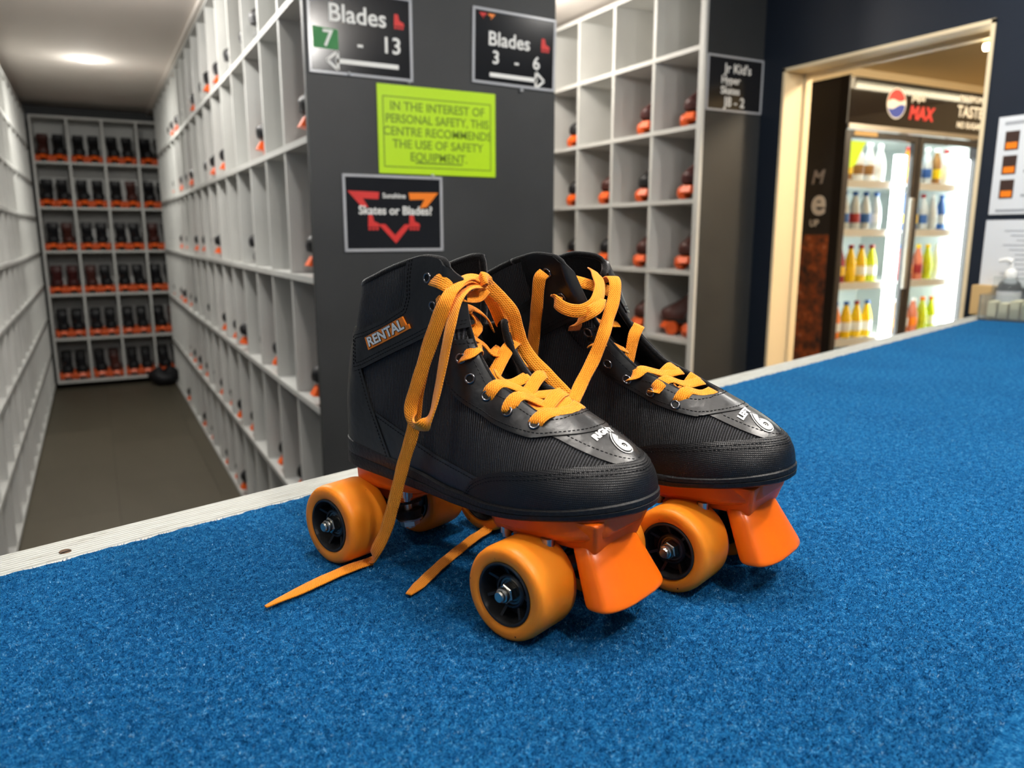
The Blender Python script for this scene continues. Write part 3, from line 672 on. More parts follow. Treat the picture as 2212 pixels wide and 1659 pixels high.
def build_chassis(root):
    # orange sole plate lofted along the foot
    st=[(-.100,.018,.060),(-.096,.026,.056),(-.085,.030,.0555),(-.050,.029,.0565),(-.036,.024,.0575),(-.022,.015,.060),(.030,.015,.060),(.048,.026,.0575),(.056,.033,.0570),(.085,.036,.0590),(.115,.0355,.0625),(.132,.031,.0655),(.139,.022,.070)]
    V=[];F=[]
    for x,hw,zb in st:
        ztp=float(sole_lo(x))+.002; c=.004
        V+= [(x,-hw,ztp),(x,-hw*.97,zb+c),(x,-hw*.97+c,zb),(x,hw*.97-c,zb),(x,hw*.97,zb+c),(x,hw,ztp)]
    for i in range(len(st)-1):
        for j in range(6): F.append((i*6+j,i*6+(j+1)%6,(i+1)*6+(j+1)%6,(i+1)*6+j))
    F+= [tuple(range(6))[::-1],tuple(range((len(st)-1)*6,len(st)*6))]
    mb=MB().add(V,F)
    mb.prism([(-.097,.062),(-.050,.062),(-.046,.050),(-.056,.044),(-.074,.043),(-.092,.052)],'y',-.015,.015)   # rear kingpin housing
    mb.prism([(.050,.062),(.098,.064),(.088,.048),(.074,.043),(.058,.046)],'y',-.014,.014)                        # front kingpin housing
    pl=mb.build('sole_plate',m_plate,root,auto=35)
    md=pl.modifiers.new('bevel','BEVEL'); md.width=.0016; md.segments=2; md.limit_method='ANGLE'; md.angle_limit=math.radians(35)
    # toe-stop holder and rubber toe stop
    def block(top,bot,name,m,bev,cuts=0):
        V=[(top[0],-top[5],top[3]),(top[1],-top[2],top[3]+top[4]),(top[1],top[2],top[3]+top[4]),(top[0],top[5],top[3]),(bot[0],-bot[5],bot[3]),(bot[1],-bot[2],bot[3]+bot[4]),(bot[1],bot[2],bot[3]+bot[4]),(bot[0],bot[5],bot[3])]
        me=mesh(name,V,[(0,1,2,3),(7,6,5,4),(0,4,5,1),(1,5,6,2),(2,6,7,3),(3,7,4,0)])
        bm=bmesh.new(); bm.from_mesh(me); bmesh.ops.bevel(bm,geom=list(bm.edges),offset=bev,segments=4,affect='EDGES',profile=.6); bmesh.ops.recalc_face_normals(bm,faces=bm.faces); bm.to_mesh(me); bm.free()
        o=link(name,me,m,root,True); sharp(me,45); return o
    block((.086,.1385,.0340,.077,.003,.034),(.094,.1325,.0245,.0555,.0015,.0245),'toe_stop_holder',m_plate,.0030)
    ts=[]; nseg=40
    for t,sc in ((-.02,.90),(0,1),(.25,1),(.5,1),(.75,1),(.90,1),(.955,.985),(.985,.95),(1.0,.88),(1.004,.6)):
        xc=.1225+.0185*t; zc=.0600-.0345*t; hx_=(.0112+.0030*t)*sc; hy_=(.0265+.0085*t)*(1-(1-sc)*.45)
        for j in range(nseg):
            a=2*math.pi*j/nseg; ca,sa=math.cos(a),math.sin(a); e=2/3.4
            px_=hx_*math.copysign(abs(ca)**e,ca); ts.append((xc+px_+.0035*(abs(sa)**2)*(-1 if ca>0 else 0)*abs(ca),hy_*math.copysign(abs(sa)**e,sa),zc+px_*.10))
    nr=10; Fs=[(i*nseg+j,i*nseg+(j+1)%nseg,(i+1)*nseg+(j+1)%nseg,(i+1)*nseg+j) for i in range(nr-1) for j in range(nseg)]+[tuple(range(nseg))[::-1],tuple(range((nr-1)*nseg,nr*nseg))]
    MB().add(ts,Fs).build('toe_stop',m_stop,root,auto=60)
    # trucks
    for xx,dx,sg in ((-.089,.026,1),(.089,-.024,-1)):
        tr=MB()
        tr.tube([(xx,-.0225,.031),(xx,-.017,.031),(xx,.017,.031),(xx,.0225,.031)],[.0062,.0085,.0085,.0062],16)
        tr.tube([(xx,0,.031),(xx+dx*.5,0,.036),(xx+dx*.9,0,.036)],[.011,.009,.012],14)
        tr.tube([(xx,-.012,.033),(xx-dx*.05,-.008,.045),(xx-dx*.2,0,.054)],[.005,.0055,.006],10)
        tr.tube([(xx,.012,.033),(xx-dx*.05,.008,.045),(xx-dx*.2,0,.054)],[.005,.0055,.006],10)
        t=tr.build('truck',m_dark_steel,root,auto=40)
        cu=MB(); cu.tube([(xx+dx*.95,0,.026),(xx+dx*.9,0,.033)],[.0095,.011],18); cu.tube([(xx+dx*.88,0,.039),(xx+dx*.8,0,.050)],[.0115,.0105],18); cu.build('cushion',m_rub,t,auto=40)
        kp=MB(); kp.tube([(xx+dx*1.0,0,.0185),(xx+dx*.75,0,.055)],.0042,12); kp.tube([(xx+dx*1.0,0,.0205),(xx+dx*.96,0,.0255)],.0080,6); kp.tube([(xx+dx*.955,0,.0255),(xx+dx*.95,0,.0270)],.0108,18); kp.build('kingpin',m_steel,t,auto=40)
        ax=MB(); ax.tube([(xx,-.060,.031),(xx,.060,.031)],.0034,12); ax.build('axle',m_steel,t,auto=40)
    for x,y in ((-.086,-.0225),(-.086,.0225),(-.045,-.019),(-.045,.019),(.062,-.026),(.062,.026),(.1005,-.031),(.1005,.031)):
        zb=.0565 if x<0 else .0585
        bo=MB(); bo.lathe([(.0045,zb+.004),(.0045,zb-.0035),(.0030,zb-.0035),(.0030,zb-.0065),(.001,zb-.007)],10,'z',(x,y,0)); bo.build('mounting_bolt',m_steel,root,auto=40)
    for i,(x,s) in enumerate(((.089,-1),(-.089,-1),(.089,1),(-.089,1))):
        w=link('wheel',ME_TREAD,None,root); w.location=(x,s*.042,.031); w.rotation_euler=(0,.35+i*.9,0) if s<0 else (0,-.4-i*.7,math.pi)
        for nm,me in (('hub',ME_HUB),('bearing',ME_BEAR),('axle_nut',ME_NUT)): link(nm,me,None,w)
# ---- laces
def top_z(x,y):
    s=-1 if y<float(ycen(x)) else 1; lo_,hi_=.09,float(zt(x))
    for _ in range(40):
        m=(lo_+hi_)/2
        if abs(float(side(x,m,s))-float(ycen(x)))>abs(y-float(ycen(x))): lo_=m
        else: hi_=m
    return lo_
def clear_of(mir,strict=False):
    def f(c,t):
        x,y,z=c
        if z<.095 or z>.232: return c
        if mir<0:
            k=max(z-.122,0)/.1; k=k*k/(k+.15)*1.15 if k>0 else 0; x+=.025*k; y=-(y+.025*k)
        s=-1 if y<float(ycen(x)) else 1
        if x<float(xb(z)) or x>float(xf(z))+.01: return c
        xx=min(x,float(xf(z))-.0005); a=abs(y-float(ycen(xx)))
        hwx=float(hw_f(x))
        if x>.028 and a<hwx+.0015:
            sgn=s; ze_=top_z(x,float(ycen(x))+sgn*(hwx+.0005))+.0040-max(hwx-a,0)*(.30 if strict else .75)
            return np.array([c[0],c[1],max(c[2],ze_)]) if strict or (hwx-a<.016 and c[2]>ze_-.012) else c
        if x>-.003 and a<hwx-.001: return c
        n=surf_normal(xx,z,s); gap=(a-abs(float(side(xx,z,s))-float(ycen(xx))))*abs(n[1]); need=.0046 if z>.182 else .0034
        if gap<-.012: return c
        need*=min(1,.25+t*12)
        if gap<need:
            n=n*(need-gap); 
            if mir<0: n=np.array([n[0],-n[1],n[2]])
            return np.array(c)+n
        return c
    return f
def ribbon(P,Nn,w=.0096,th=.0011,step=.0022,taper=None,clear=None):
    P=np.array(P,float); Nn=np.array(Nn,float); n=len(P)
    d=np.concatenate([[0],np.cumsum(np.linalg.norm(np.diff(P,axis=0),axis=1)**.5)]); 
    m=max(6,int(np.linalg.norm(np.diff(P,axis=0),axis=1).sum()/step)); tt=np.linspace(0,d[-1],m)
    def cr(Q):
        out=[]
        for t in tt:
            k=min(max(np.searchsorted(d,t)-1,0),n-2); u=(t-d[k])/(d[k+1]-d[k]); h=d[k+1]-d[k]
            m0=(Q[k+1]-Q[k-1])/(d[k+1]-d[k-1]) if k>0 else (Q[k+1]-Q[k])/h
            m1=(Q[k+2]-Q[k])/(d[k+2]-d[k]) if k<n-2 else (Q[k+1]-Q[k])/h
            out.append((2*u**3-3*u**2+1)*Q[k]+(u**3-2*u**2+u)*h*m0+(-2*u**3+3*u**2)*Q[k+1]+(u**3-u**2)*h*m1)
        return np.array(out)
    C=cr(P)
    if clear: C=np.array([clear(c,i/(m-1)) for i,c in enumerate(C)]); [C.__setitem__(slice(1,-1),(C[:-2]+2*C[1:-1]+C[2:])/4) for _ in range(4)]
    M=cr(Nn); T=np.gradient(C,axis=0); T/=np.linalg.norm(T,axis=1,keepdims=True)
    M=M-T*(M*T).sum(1,keepdims=True); M/=np.maximum(np.linalg.norm(M,axis=1,keepdims=True),1e-9); S=np.cross(T,M)
    s=np.concatenate([[0],np.cumsum(np.linalg.norm(np.diff(C,axis=0),axis=1))])
    sec=[(-.5,0),(-.46,.5),(-.2,.62),(.2,.62),(.46,.5),(.5,0),(.46,-.5),(.2,-.62),(-.2,-.62),(-.46,-.5)]
    V=[];UV=[];F=[];q=len(sec)
    for i in range(m):
        ww=w*(taper(s[i]/s[-1]) if taper else 1)*(1+.03*math.sin(s[i]*260)); 
        for a,b in sec: V.append(C[i]+S[i]*a*ww+M[i]*b*th); UV.append((a+.5,s[i]/w))
    for i in range(m-1):
        for j in range(q): F.append((i*q+j,i*q+(j+1)%q,(i+1)*q+(j+1)%q,(i+1)*q+j))
    F+= [tuple(range(q))[::-1],tuple(range((m-1)*q,m*q))]
    return V,F,UV
def lace(root,P,Nn,**k):
    V,F,UV=ribbon(P,Nn,**k); return link('lace',mesh('lace',V,F,UV),m_lace,root,True)
def wrap_text(root,me,f,m,name='lettering'):
    for v in me.vertices: v.co=f(v.co)
    return link(name,me,m,root)
HEAD=math.radians(-68.653); O_W=(.22901,.49721)
FARX,FARY=.044,.1245
near=empty('roller_skate',(O_W[0],O_W[1],TOPZ),HEAD); near.empty_display_size=.1
tag(near,'black high-top roller skate with RENTAL tag, tied orange laces and RIGHT 6 on its toe','roller skate','rental pair on the blue counter')
build_boot(near,True); build_chassis(near)
d2=Vector((math.cos(HEAD),math.sin(HEAD))); n2=Vector((-d2.y,d2.x)); of=Vector(O_W)+d2*FARX+n2*FARY
far=empty('roller_skate',(of.x,of.y,TOPZ),HEAD)
tag(far,'black roller skate marked LEFT 6 with loosened laces, standing behind the tied one','roller skate','rental pair on the blue counter')
done={}
def mirror_copy(o,parent):
    me=o.data.copy(); 
    for v in me.vertices: v.co=shear((v.co.x,-v.co.y,v.co.z))
    me.flip_normals(); c=bpy.data.objects.new(o.name.split('.')[0],me); COL.objects.link(c); c.parent=parent
    for ch in o.children: mirror_copy(ch,c)
tmp=empty('tmp'); build_boot(tmp,False)
for o in list(tmp.children): mirror_copy(o,far)
for o in list(tmp.children_recursive)+[tmp]: bpy.data.objects.remove(o)
build_chassis(far)
NEAR_LACES=[
 ([(0.0845,-0.025,0.1309),(0.0862,-0.022,0.1355),(0.0895,-0.01,0.1374),(0.0911,0.004,0.1374),(0.0885,0.018,0.1371)],[(0.45,0,0.89),(0.45,0,0.89),(0.45,0,0.89),(0.45,0,0.89),(0.3,0.5,0.8)]),
 ([(0.0642,-0.027,0.1366),(0.0647,-0.022,0.1395),(0.0677,-0.01,0.1385),(0.0727,0,0.136),(0.0788,0.012,0.1335),(0.0817,0.019,0.134)],[(0.45,0,0.89),(0.45,0,0.89),(0.45,0,0.89),(0.45,0,0.89),(0.45,0,0.89),(0.45,0,0.89)]),
 ([(0.0457,-0.027,0.1445),(0.0483,-0.023,0.1495),(0.053,-0.012,0.1487),(0.0596,0,0.1439),(0.0665,0.01,0.1375),(0.0715,0.018,0.1326)],[(0.45,0,0.89),(0.45,0,0.89),(0.45,0,0.89),(0.45,0,0.89),(0.45,0,0.89),(0.45,0,0.89)]),
 ([(0.0682,-0.012,0.1355),(0.0766,-0.004,0.1378),(0.0743,0.008,0.1424),(0.0729,0.018,0.1451),(0.0724,0.022,0.1412)],[(0.45,0,0.89),(0.45,0,0.89),(0.45,0,0.89),(0.45,0,0.89),(0.45,0,0.89)]),
 ([(0.0569,-0.008,0.142),(0.0579,0.002,0.146),(0.0555,0.012,0.1516),(0.0545,0.021,0.1554),(0.0554,0.024,0.1531)],[(0.45,0,0.89),(0.45,0,0.89),(0.45,0,0.89),(0.45,0,0.89),(0.45,0,0.89)]),
 ([(0.0302,-0.006,0.151),(0.0291,0,0.1563),(0.0273,0.01,0.1647),(0.0252,0.021,0.1739),(0.0249,0.026,0.1743)],[(0.45,0,0.89),(0.45,0,0.89),(0.45,0,0.89),(0.45,0,0.89),(0.45,0,0.89)]),
 ([(0.038,-0.01,0.1481),(0.0402,0.002,0.1488),(0.0418,0.01,0.1485),(0.0445,0.018,0.147)],[(0.45,0,0.89),(0.45,0,0.89),(0.45,0,0.89),(0.45,0,0.89)]),
 ([(0.0249,-0.031,0.1678),(0.0287,-0.03,0.1715),(0.0288,-0.022,0.1706),(0.0301,-0.017,0.167),(0.0294,-0.014,0.1617)],[(0.45,0,0.89),(0.45,0,0.89),(0.45,0,0.89),(0.45,0,0.89),(0.9,0,0.4)]),
 ([(0.0148,-0.024,0.1796),(0.0179,-0.019,0.1829),(0.0195,-0.012,0.1807),(0.0202,-0.002,0.1746),(0.0217,0.006,0.1679),(0.0203,0.016,0.1703)],[(0.45,0,0.89),(0.45,0,0.89),(0.45,0,0.89),(0.45,0,0.89),(0.45,0,0.89),(0.45,0,0.89)]),
 ([(0.0123,-0.012,0.1984),(0.0097,-0.006,0.2003),(0.0092,0.004,0.1973),(0.0089,0.014,0.1909),(0.0079,0.021,0.1822)],[(0.45,0,0.89),(0.45,0,0.89),(0.45,0,0.89),(0.45,0,0.89),(0.45,0,0.89)]),
 ([(0.0087,-0.004,0.1976),(0.0092,0.002,0.1906),(0.01,0.002,0.1854),(0.0121,-0.006,0.1811)],[(0.45,0,0.89),(0.45,0,0.89),(0.45,0,0.89),(0.45,0,0.89)]),
 ([(0.0021,-0.034,0.2211),(0.0135,-0.037,0.2198),(0.0198,-0.034,0.2157),(0.02,-0.022,0.2095),(0.0177,-0.006,0.2085),(0.0173,0.003,0.2137)],[(0.45,-0.85,0.25),(0.45,-0.85,0.25),(0.5,-0.6,0.6),(0.6,-0.5,0.6),(0.8,-0.3,0.5),(0.8,-0.3,0.5)]),
 ([(0.0084,-0.035,0.2029),(0.0153,-0.037,0.2065),(0.017,-0.03,0.2099)],[(0.45,-0.85,0.25),(0.45,-0.85,0.25),(0.45,-0.85,0.25)]),
 ([(0.0141,-0.002,0.2151),(0.0239,-0.006,0.2213),(0.0209,0.002,0.219),(0.0173,0.004,0.2136),(0.0167,-0.002,0.2107),(0.0161,-0.006,0.2134)],[(0.7,-0.5,0.5),(0.7,-0.5,0.5),(0.9,-0.2,0.3),(0.9,-0.3,-0.2),(0.7,-0.6,-0.3),(0.5,-0.8,0.2)]),
 ([(0.0193,0,0.219),(0.0171,-0.012,0.2216),(0.0215,-0.03,0.2174),(0.0243,-0.042,0.208),(0.0203,-0.046,0.193),(0.0132,-0.048,0.1758),(0.0043,-0.05,0.1533),(-0.0021,-0.051,0.1357),(0.0023,-0.054,0.1273),(0.0165,-0.06,0.1262),(0.0233,-0.058,0.1322),(0.0265,-0.054,0.149),(0.0289,-0.05,0.17),(0.0313,-0.046,0.1908),(0.0284,-0.036,0.2078),(0.0214,-0.018,0.2155),(0.0193,-0.002,0.2166)],[(0.5,-0.3,0.8),(0.3,-0.5,0.8),(0.3,-0.75,0.6),(0.45,-0.85,0.25),(0.45,-0.85,0.25),(0.45,-0.85,0.25),(0.45,-0.85,0.25),(0.45,-0.85,0.25),(0.2,-0.95,0),(0.1,-0.7,-0.7),(-0.5,-0.8,0),(-0.35,-0.9,0.1),(-0.2,-0.95,0.1),(-0.1,-0.95,0.2),(0,-0.85,0.5),(0.3,-0.6,0.7),(0.5,-0.3,0.8)]),
 ([(0.0157,0.001,0.2169),(0.0178,-0.016,0.2196),(0.0235,-0.036,0.2141),(0.0213,-0.043,0.2025),(0.0148,-0.0455,0.1864),(0.0059,-0.046,0.1655),(-0.0018,-0.046,0.1407),(-0.0064,-0.046,0.1172),(-0.0169,-0.046,0.0918),(-0.028,-0.046,0.0618),(-0.0396,-0.046,0.034),(-0.0521,-0.047,0.0134)],[(0.5,-0.3,0.8),(0.3,-0.5,0.8),(0.3,-0.75,0.5),(0.45,-0.85,0.25),(0.45,-0.85,0.25),(0.45,-0.85,0.25),(0.45,-0.85,0.25),(0.45,-0.85,0.25),(0.45,-0.85,0.25),(0.45,-0.85,0.25),(0.45,-0.85,0.25),(0.3,-0.9,0.3)]),
 ([(0.0191,0.002,0.217),(0.0189,0.008,0.2128),(0.0222,0.016,0.2048),(0.0261,0.022,0.1954),(0.0267,0.027,0.1831),(0.0285,0.03,0.1719),(0.0374,0.033,0.1602),(0.0478,0.036,0.1509),(0.0581,0.039,0.1409),(0.0658,0.041,0.1332)],[(0.6,-0.7,0.35),(0.6,-0.7,0.35),(0.6,-0.7,0.35),(0.6,-0.7,0.35),(0.6,-0.7,0.35),(0.4,-0.8,0.4),(0.6,-0.7,0.35),(0.6,-0.7,0.35),(0.6,-0.7,0.35),(0.6,-0.7,0.35)]),
 ([(0.0164,0.004,0.2161),(0.0144,0.01,0.2086),(0.0143,0.018,0.1976),(0.0139,0.026,0.1849),(0.0145,0.032,0.1714),(0.0173,0.035,0.161),(0.0237,0.037,0.1517)],[(0.6,-0.7,0.35),(0.6,-0.7,0.35),(0.6,-0.7,0.35),(0.6,-0.7,0.35),(0.6,-0.7,0.35),(0.6,-0.7,0.35),(0.6,-0.7,0.35)]),
]
FAR_LACES=[
 ([(-0.0257,-0.056,0.2218),(-0.0271,-0.0599,0.2174),(-0.031,-0.0576,0.2003),(-0.0379,-0.0516,0.1805),(-0.0454,-0.0456,0.1564),(-0.0501,-0.0421,0.1422)],[(0.45,-0.85,0.25),(0.45,-0.85,0.25),(0.45,-0.85,0.25),(0.45,-0.85,0.25),(0.45,-0.85,0.25),(0.45,-0.85,0.25)]),
 ([(-0.017,-0.0516,0.2042),(-0.0124,-0.0587,0.2007),(0,-0.0615,0.1962),(0.0107,-0.0584,0.1956),(0.0151,-0.0477,0.2009),(0.0102,-0.0342,0.2108),(-0.001,-0.0223,0.2192),(-0.014,-0.0091,0.2223)],[(0.2,-0.6,-0.7),(0.3,-0.9,-0.2),(0.4,-0.9,0.2),(0.5,-0.8,0.2),(0.6,-0.7,0),(0.8,-0.5,0.2),(0.8,-0.5,0.2),(0.8,-0.4,0.4)]),
 ([(-0.0066,-0.0431,0.1785),(0.0048,-0.0534,0.1876),(0.0162,-0.0551,0.1943),(0.0183,-0.0481,0.1984),(0.0152,-0.0414,0.2035)],[(0.5,-0.5,0.7),(0.5,-0.6,0.6),(0.5,-0.7,0.5),(0.6,-0.7,0.2),(0.6,-0.7,0.2)]),
 ([(-0.0144,-0.0333,0.2153),(-0.0045,-0.0181,0.2104),(0.0006,-0.0029,0.2055)],[(0.8,-0.3,0.4),(0.8,-0.3,0.4),(0.8,-0.3,0.4)]),
 ([(-0.0107,-0.003,0.2061),(-0.0029,-0.0072,0.2146),(0.0075,-0.014,0.2181),(0.0138,-0.0189,0.2137),(0.0175,-0.0261,0.2024),(0.0199,-0.0368,0.1891),(0.0232,-0.0479,0.1776),(0.0221,-0.0578,0.1611),(0.0217,-0.0719,0.1456),(0.0248,-0.0865,0.1341)],[(0.5,-0.3,0.8),(0.5,-0.3,0.8),(0.6,-0.4,0.7),(0.7,-0.6,0.3),(0.6,-0.7,0.35),(0.6,-0.7,0.35),(0.6,-0.7,0.35),(0.6,-0.7,0.35),(0.6,-0.7,0.35),(0.6,-0.7,0.35)]),
 ([(-0.0065,-0.0201,0.1862),(-0.0027,-0.0067,0.1806),(0.0033,0.0035,0.1798)],[(0.45,0,0.89),(0.45,0,0.89),(0.45,0,0.89)]),
 ([(0.0053,-0.0402,0.1668),(0.0093,-0.0368,0.1693),(0.0142,-0.0233,0.1673),(0.018,-0.0078,0.1612)],[(0.45,0,0.89),(0.45,0,0.89),(0.45,0,0.89),(0.45,0,0.89)]),
 ([(0.036,-0.0323,0.1433),(0.0408,-0.0292,0.147),(0.0456,-0.0198,0.1452),(0.0515,-0.0062,0.139),(0.0586,0.0072,0.1332)],[(0.45,0,0.89),(0.45,0,0.89),(0.45,0,0.89),(0.45,0,0.89),(0.45,0,0.89)]),
 ([(0.0563,-0.03,0.1341),(0.0604,-0.026,0.1382),(0.0666,-0.0135,0.136),(0.0713,0.0018,0.1307),(0.0747,0.0103,0.1287)],[(0.45,0,0.89),(0.45,0,0.89),(0.45,0,0.89),(0.45,0,0.89),(0.45,0,0.89)]),
 ([(0.077,-0.0265,0.1281),(0.08,-0.0229,0.1338),(0.0842,-0.0113,0.1352),(0.0866,0.0049,0.1344)],[(0.45,0,0.89),(0.45,0,0.89),(0.45,0,0.89),(0.3,0.4,0.8)]),
 ([(0.0466,-0.0144,0.1396),(0.0493,-0.0056,0.1444),(0.0512,0.0047,0.1511),(0.051,0.0111,0.1495)],[(0.45,0,0.89),(0.45,0,0.89),(0.45,0,0.89),(0.45,0,0.89)]),
 ([(0.0643,-0.0103,0.1313),(0.0662,-0.0013,0.1351),(0.0665,0.0095,0.14),(0.0674,0.014,0.138)],[(0.45,0,0.89),(0.45,0,0.89),(0.45,0,0.89),(0.45,0,0.89)]),
 ([(0.0167,-0.0087,0.1409),(0.0191,-0.0056,0.1526),(0.0188,0.004,0.1699),(0.0185,0.0102,0.1692)],[(0.45,0,0.89),(0.45,0,0.89),(0.45,0,0.89),(0.45,0,0.89)]),
]
TAIL1= [(-0.0624, -0.0398, 0.0035), (-0.0641, -0.0545, 0.0035), (-0.0642, -0.0696, 0.0035), (-0.063, -0.089, 0.0035), (-0.0607, -0.1101, 0.0035), (-0.0596, -0.1257, 0.0035), (-0.0582, -0.1358, 0.0035)]
TAIL2= [(0.0006, -0.0604, 0.003), (-0.0044, -0.0457, 0.003), (-0.0195, -0.0052, 0.003), (-0.0326, 0.0399, 0.0035), (-0.0372, 0.0667, 0.006)]

for k,(P,Nn) in enumerate(NEAR_LACES): k!=15 and lace(near,P,Nn,clear=clear_of(1,k<3) if k<8 else None)
for k,(P,Nn) in enumerate(FAR_LACES): lace(far,P,Nn,clear=clear_of(-1,k in(7,8,9)) if k>5 else None)
tip=lambda t:1 if t<.78 else 1-.72*((t-.78)/.22)**1.2
lace(near,NEAR_LACES[15][0]+TAIL1,NEAR_LACES[15][1]+[(.2,-.3,.95)]*len(TAIL1),taper=lambda t:1 if t<.90 else 1-.72*((t-.90)/.10)**1.2)
lace(near,[(-.040,.085,.026)]+TAIL2[::-1],[(.2,0,1)]+[(.2,-.3,.95)]*len(TAIL2),taper=lambda t:1 if t<.9 else 1-.5*((t-.9)/.1))
# RENTAL tag on the ankle strap
def on_side(u,v,off):
    ang=math.atan2(.0199,.0466); cx,cz=-.0452,.1806
    x=cx+u*math.cos(ang)-v*math.sin(ang); z=cz+u*math.sin(ang)+v*math.cos(ang); y=float(side(x,z,-1)); n=surf_normal(x,z,-1)
    return Vector((x,y,z))+Vector(n)*off
tagp=[(-.0255,-.0050),(.0225,-.0050),(.0262,-.0050),(.0262,-.0016),(.0238,-.0016),(.0226,.0050),(-.0255,.0050)]
def plate_patch(name,poly,off,m,parent):
    bm=bmesh.new(); vs_=[bm.verts.new((a,b,0)) for a,b in poly]; f=bm.faces.new(vs_); bmesh.ops.triangulate(bm,faces=[f])
    for _ in range(3): bmesh.ops.subdivide_edges(bm,edges=list(bm.edges),cuts=1,use_grid_fill=True)
    ex=bmesh.ops.extrude_face_region(bm,geom=list(bm.faces)); 
    top={v for v in ex['geom'] if isinstance(v,bmesh.types.BMVert)}
    for v in bm.verts: v.co=on_side(v.co.x,v.co.y,off if v in top else .0024)
    bmesh.ops.recalc_face_normals(bm,faces=bm.faces); me=bpy.data.meshes.new(name); bm.to_mesh(me); bm.free(); return link(name,me,m,parent)
rt=plate_patch('rental_tag',tagp,.0040,m_orange_print,near)
for body,bold,off,m in (('RENTAL',.00075,.00425,m_black_print),('RENTAL',.00035,.00450,m_white)):
    me=text_mesh(body,.0108,bold,'CENTER',.00005,0,1.02)
    wrap_text(rt,me,lambda c,o=off:on_side(c.x*1.12-.001,c.y*.92,o+c.z),m)
# RIGHT 6 / LEFT 6 printed on the toes
for root,word,mir,wy,sy_ in ((near,'RIGHT',1,.0005,.0022),(far,'LEFT',-1,-.0120,-.0100)):
    for body,size,cx,cy,bold,off,m in ((word,.0062,.1190,wy,.00035,.0013,m_white),('6',.0205,.1312,sy_,.0016,.0013,m_white),('6',.0205,.1312,sy_,.0009,.0015,m_black_print),('6',.0205,.1312,sy_,.0004,.0017,m_white)):
        me=text_mesh(body,size,bold,'CENTER',.00003)
        def f(c,cx=cx,cy=cy,off=off,mir=mir,size=size):
            x=cx-c.y*.95; y=cy+c.x*(1.12 if size<.01 else .95); yl=y if mir>0 else -y
            z=top_z(x,yl)+off*1.15+c.z; p=(x+off*.5,y,z); return Vector(p if mir>0 else shear(p))
        wrap_text(root,me,f,m)

# ================================================================== signs on the end panel
def sign(name,label,x0,x1,z0,z1,y,face,border=.008,tilt=0,cat='sign',frame=m_frameedge):
    r=empty(name,((x0+x1)/2,y,(z0+z1)/2)); r.rotation_euler=(0,tilt,0); tag(r,label,cat); w,h=(x1-x0)/2,(z1-z0)/2
    MB().box((-w+border*.6,-.0028,-h+border*.6),(w-border*.6,-.0006,h-border*.6)).build('face',face,r)
    if frame:
        fb=MB(); b=border
        fb.box((-w,-.005,-h),(w,0,-h+b),.0012).box((-w,-.005,h-b),(w,0,h),.0012).box((-w,-.005,-h+b),(-w+b,0,h-b),.0012).box((w-b,-.005,-h+b),(w,0,h-b),.0012); fb.build('holder_frame',frame,r)
    return r
R90=(math.pi/2,0,0)
PY=AY-.023
def poly(parent,name,pts,m,y=-.0036): return MB().prism(pts,'y',y,y+.0006).build(name,m,parent)
def arrow(parent,x0,x1,z,s):
    poly(parent,'arrow_shaft',[(x0,z-.006),(x1,z-.006),(x1,z+.006),(x0,z+.006)],m_white); tipx=x0 if s<0 else x1
    for a,b in (((0,0),(-s*.03,.024)),((-s*.03,.024),(-s*.03,-.024)),((-s*.03,-.024),(0,0))):
        p=Vector((tipx+s*.024+a[0],z+a[1])); q=Vector((tipx+s*.024+b[0],z+b[1])); t=(q-p).normalized(); n=Vector((-t.y,t.x))*.0035; poly(parent,'arrow_head',[tuple(p-n),tuple(q-n),tuple(q+n),tuple(p+n)],m_white)
def skate_icon(parent,x,z,m,s=1):
    poly(parent,'skate_icon',[(x-.016*s,z-.012*s),(x+.018*s,z-.012*s),(x+.016*s,z-.002*s),(x+.002*s,z+.004*s),(x-.002*s,z+.022*s),(x-.014*s,z+.022*s)],m)
    for dx in (-.011,.0,.011): poly(parent,'skate_icon_wheel',[(x+dx*s-.004*s,z-.021*s),(x+dx*s+.004*s,z-.021*s),(x+dx*s+.004*s,z-.014*s),(x+dx*s-.004*s,z-.014*s)],m)
def logo(parent,x,z,s):
    poly(parent,'logo_wing',[(x-.045*s,z+.016*s),(x-.004*s,z+.016*s),(x-.010*s,z+.004*s),(x-.024*s,z+.004*s),(x-.018*s,z-.012*s)],m_red); poly(parent,'logo_wing',[(x+.045*s,z+.016*s),(x+.004*s,z+.016*s),(x+.010*s,z+.004*s),(x+.024*s,z+.004*s),(x+.018*s,z-.012*s)],m_orange_print)
b7=sign('direction_sign','black sign reading Blades 7 - 13 with a left arrow',.556,.852,1.728,1.950,PY,m_signblack,tilt=.004)
letter('Blades',.064,b7,(-.010,-.0034,.045),R90,m_white,.0009); letter('7',.060,b7,(-.095,-.0042,-.022),R90,m_white,.0009); letter('-',.055,b7,(-.005,-.0034,-.026),R90,m_white,.0009); letter('13',.060,b7,(.085,-.0034,-.022),R90,m_white,.0009)
poly(b7,'green_patch',[(-.135,-.047),(-.066,-.047),(-.066,.004),(-.135,.008)],m_green,-.0032); arrow(b7,-.075,.105,-.075,-1); logo(b7,-.095,.085,.7); skate_icon(b7,.108,.045,m_red,.9)
b3=sign('direction_sign','black sign reading Blades 3 - 6 with a right arrow',1.040,1.326,1.742,1.954,PY,m_signblack,tilt=.02)
letter('Blades',.056,b3,(-.020,-.0034,.022),R90,m_white,.0008); letter('3',.052,b3,(-.065,-.0034,-.030),R90,m_white,.0008); letter('-',.052,b3,(.006,-.0034,-.034),R90,m_white,.0008); letter('6',.052,b3,(.075,-.0034,-.030),R90,m_white,.0008)
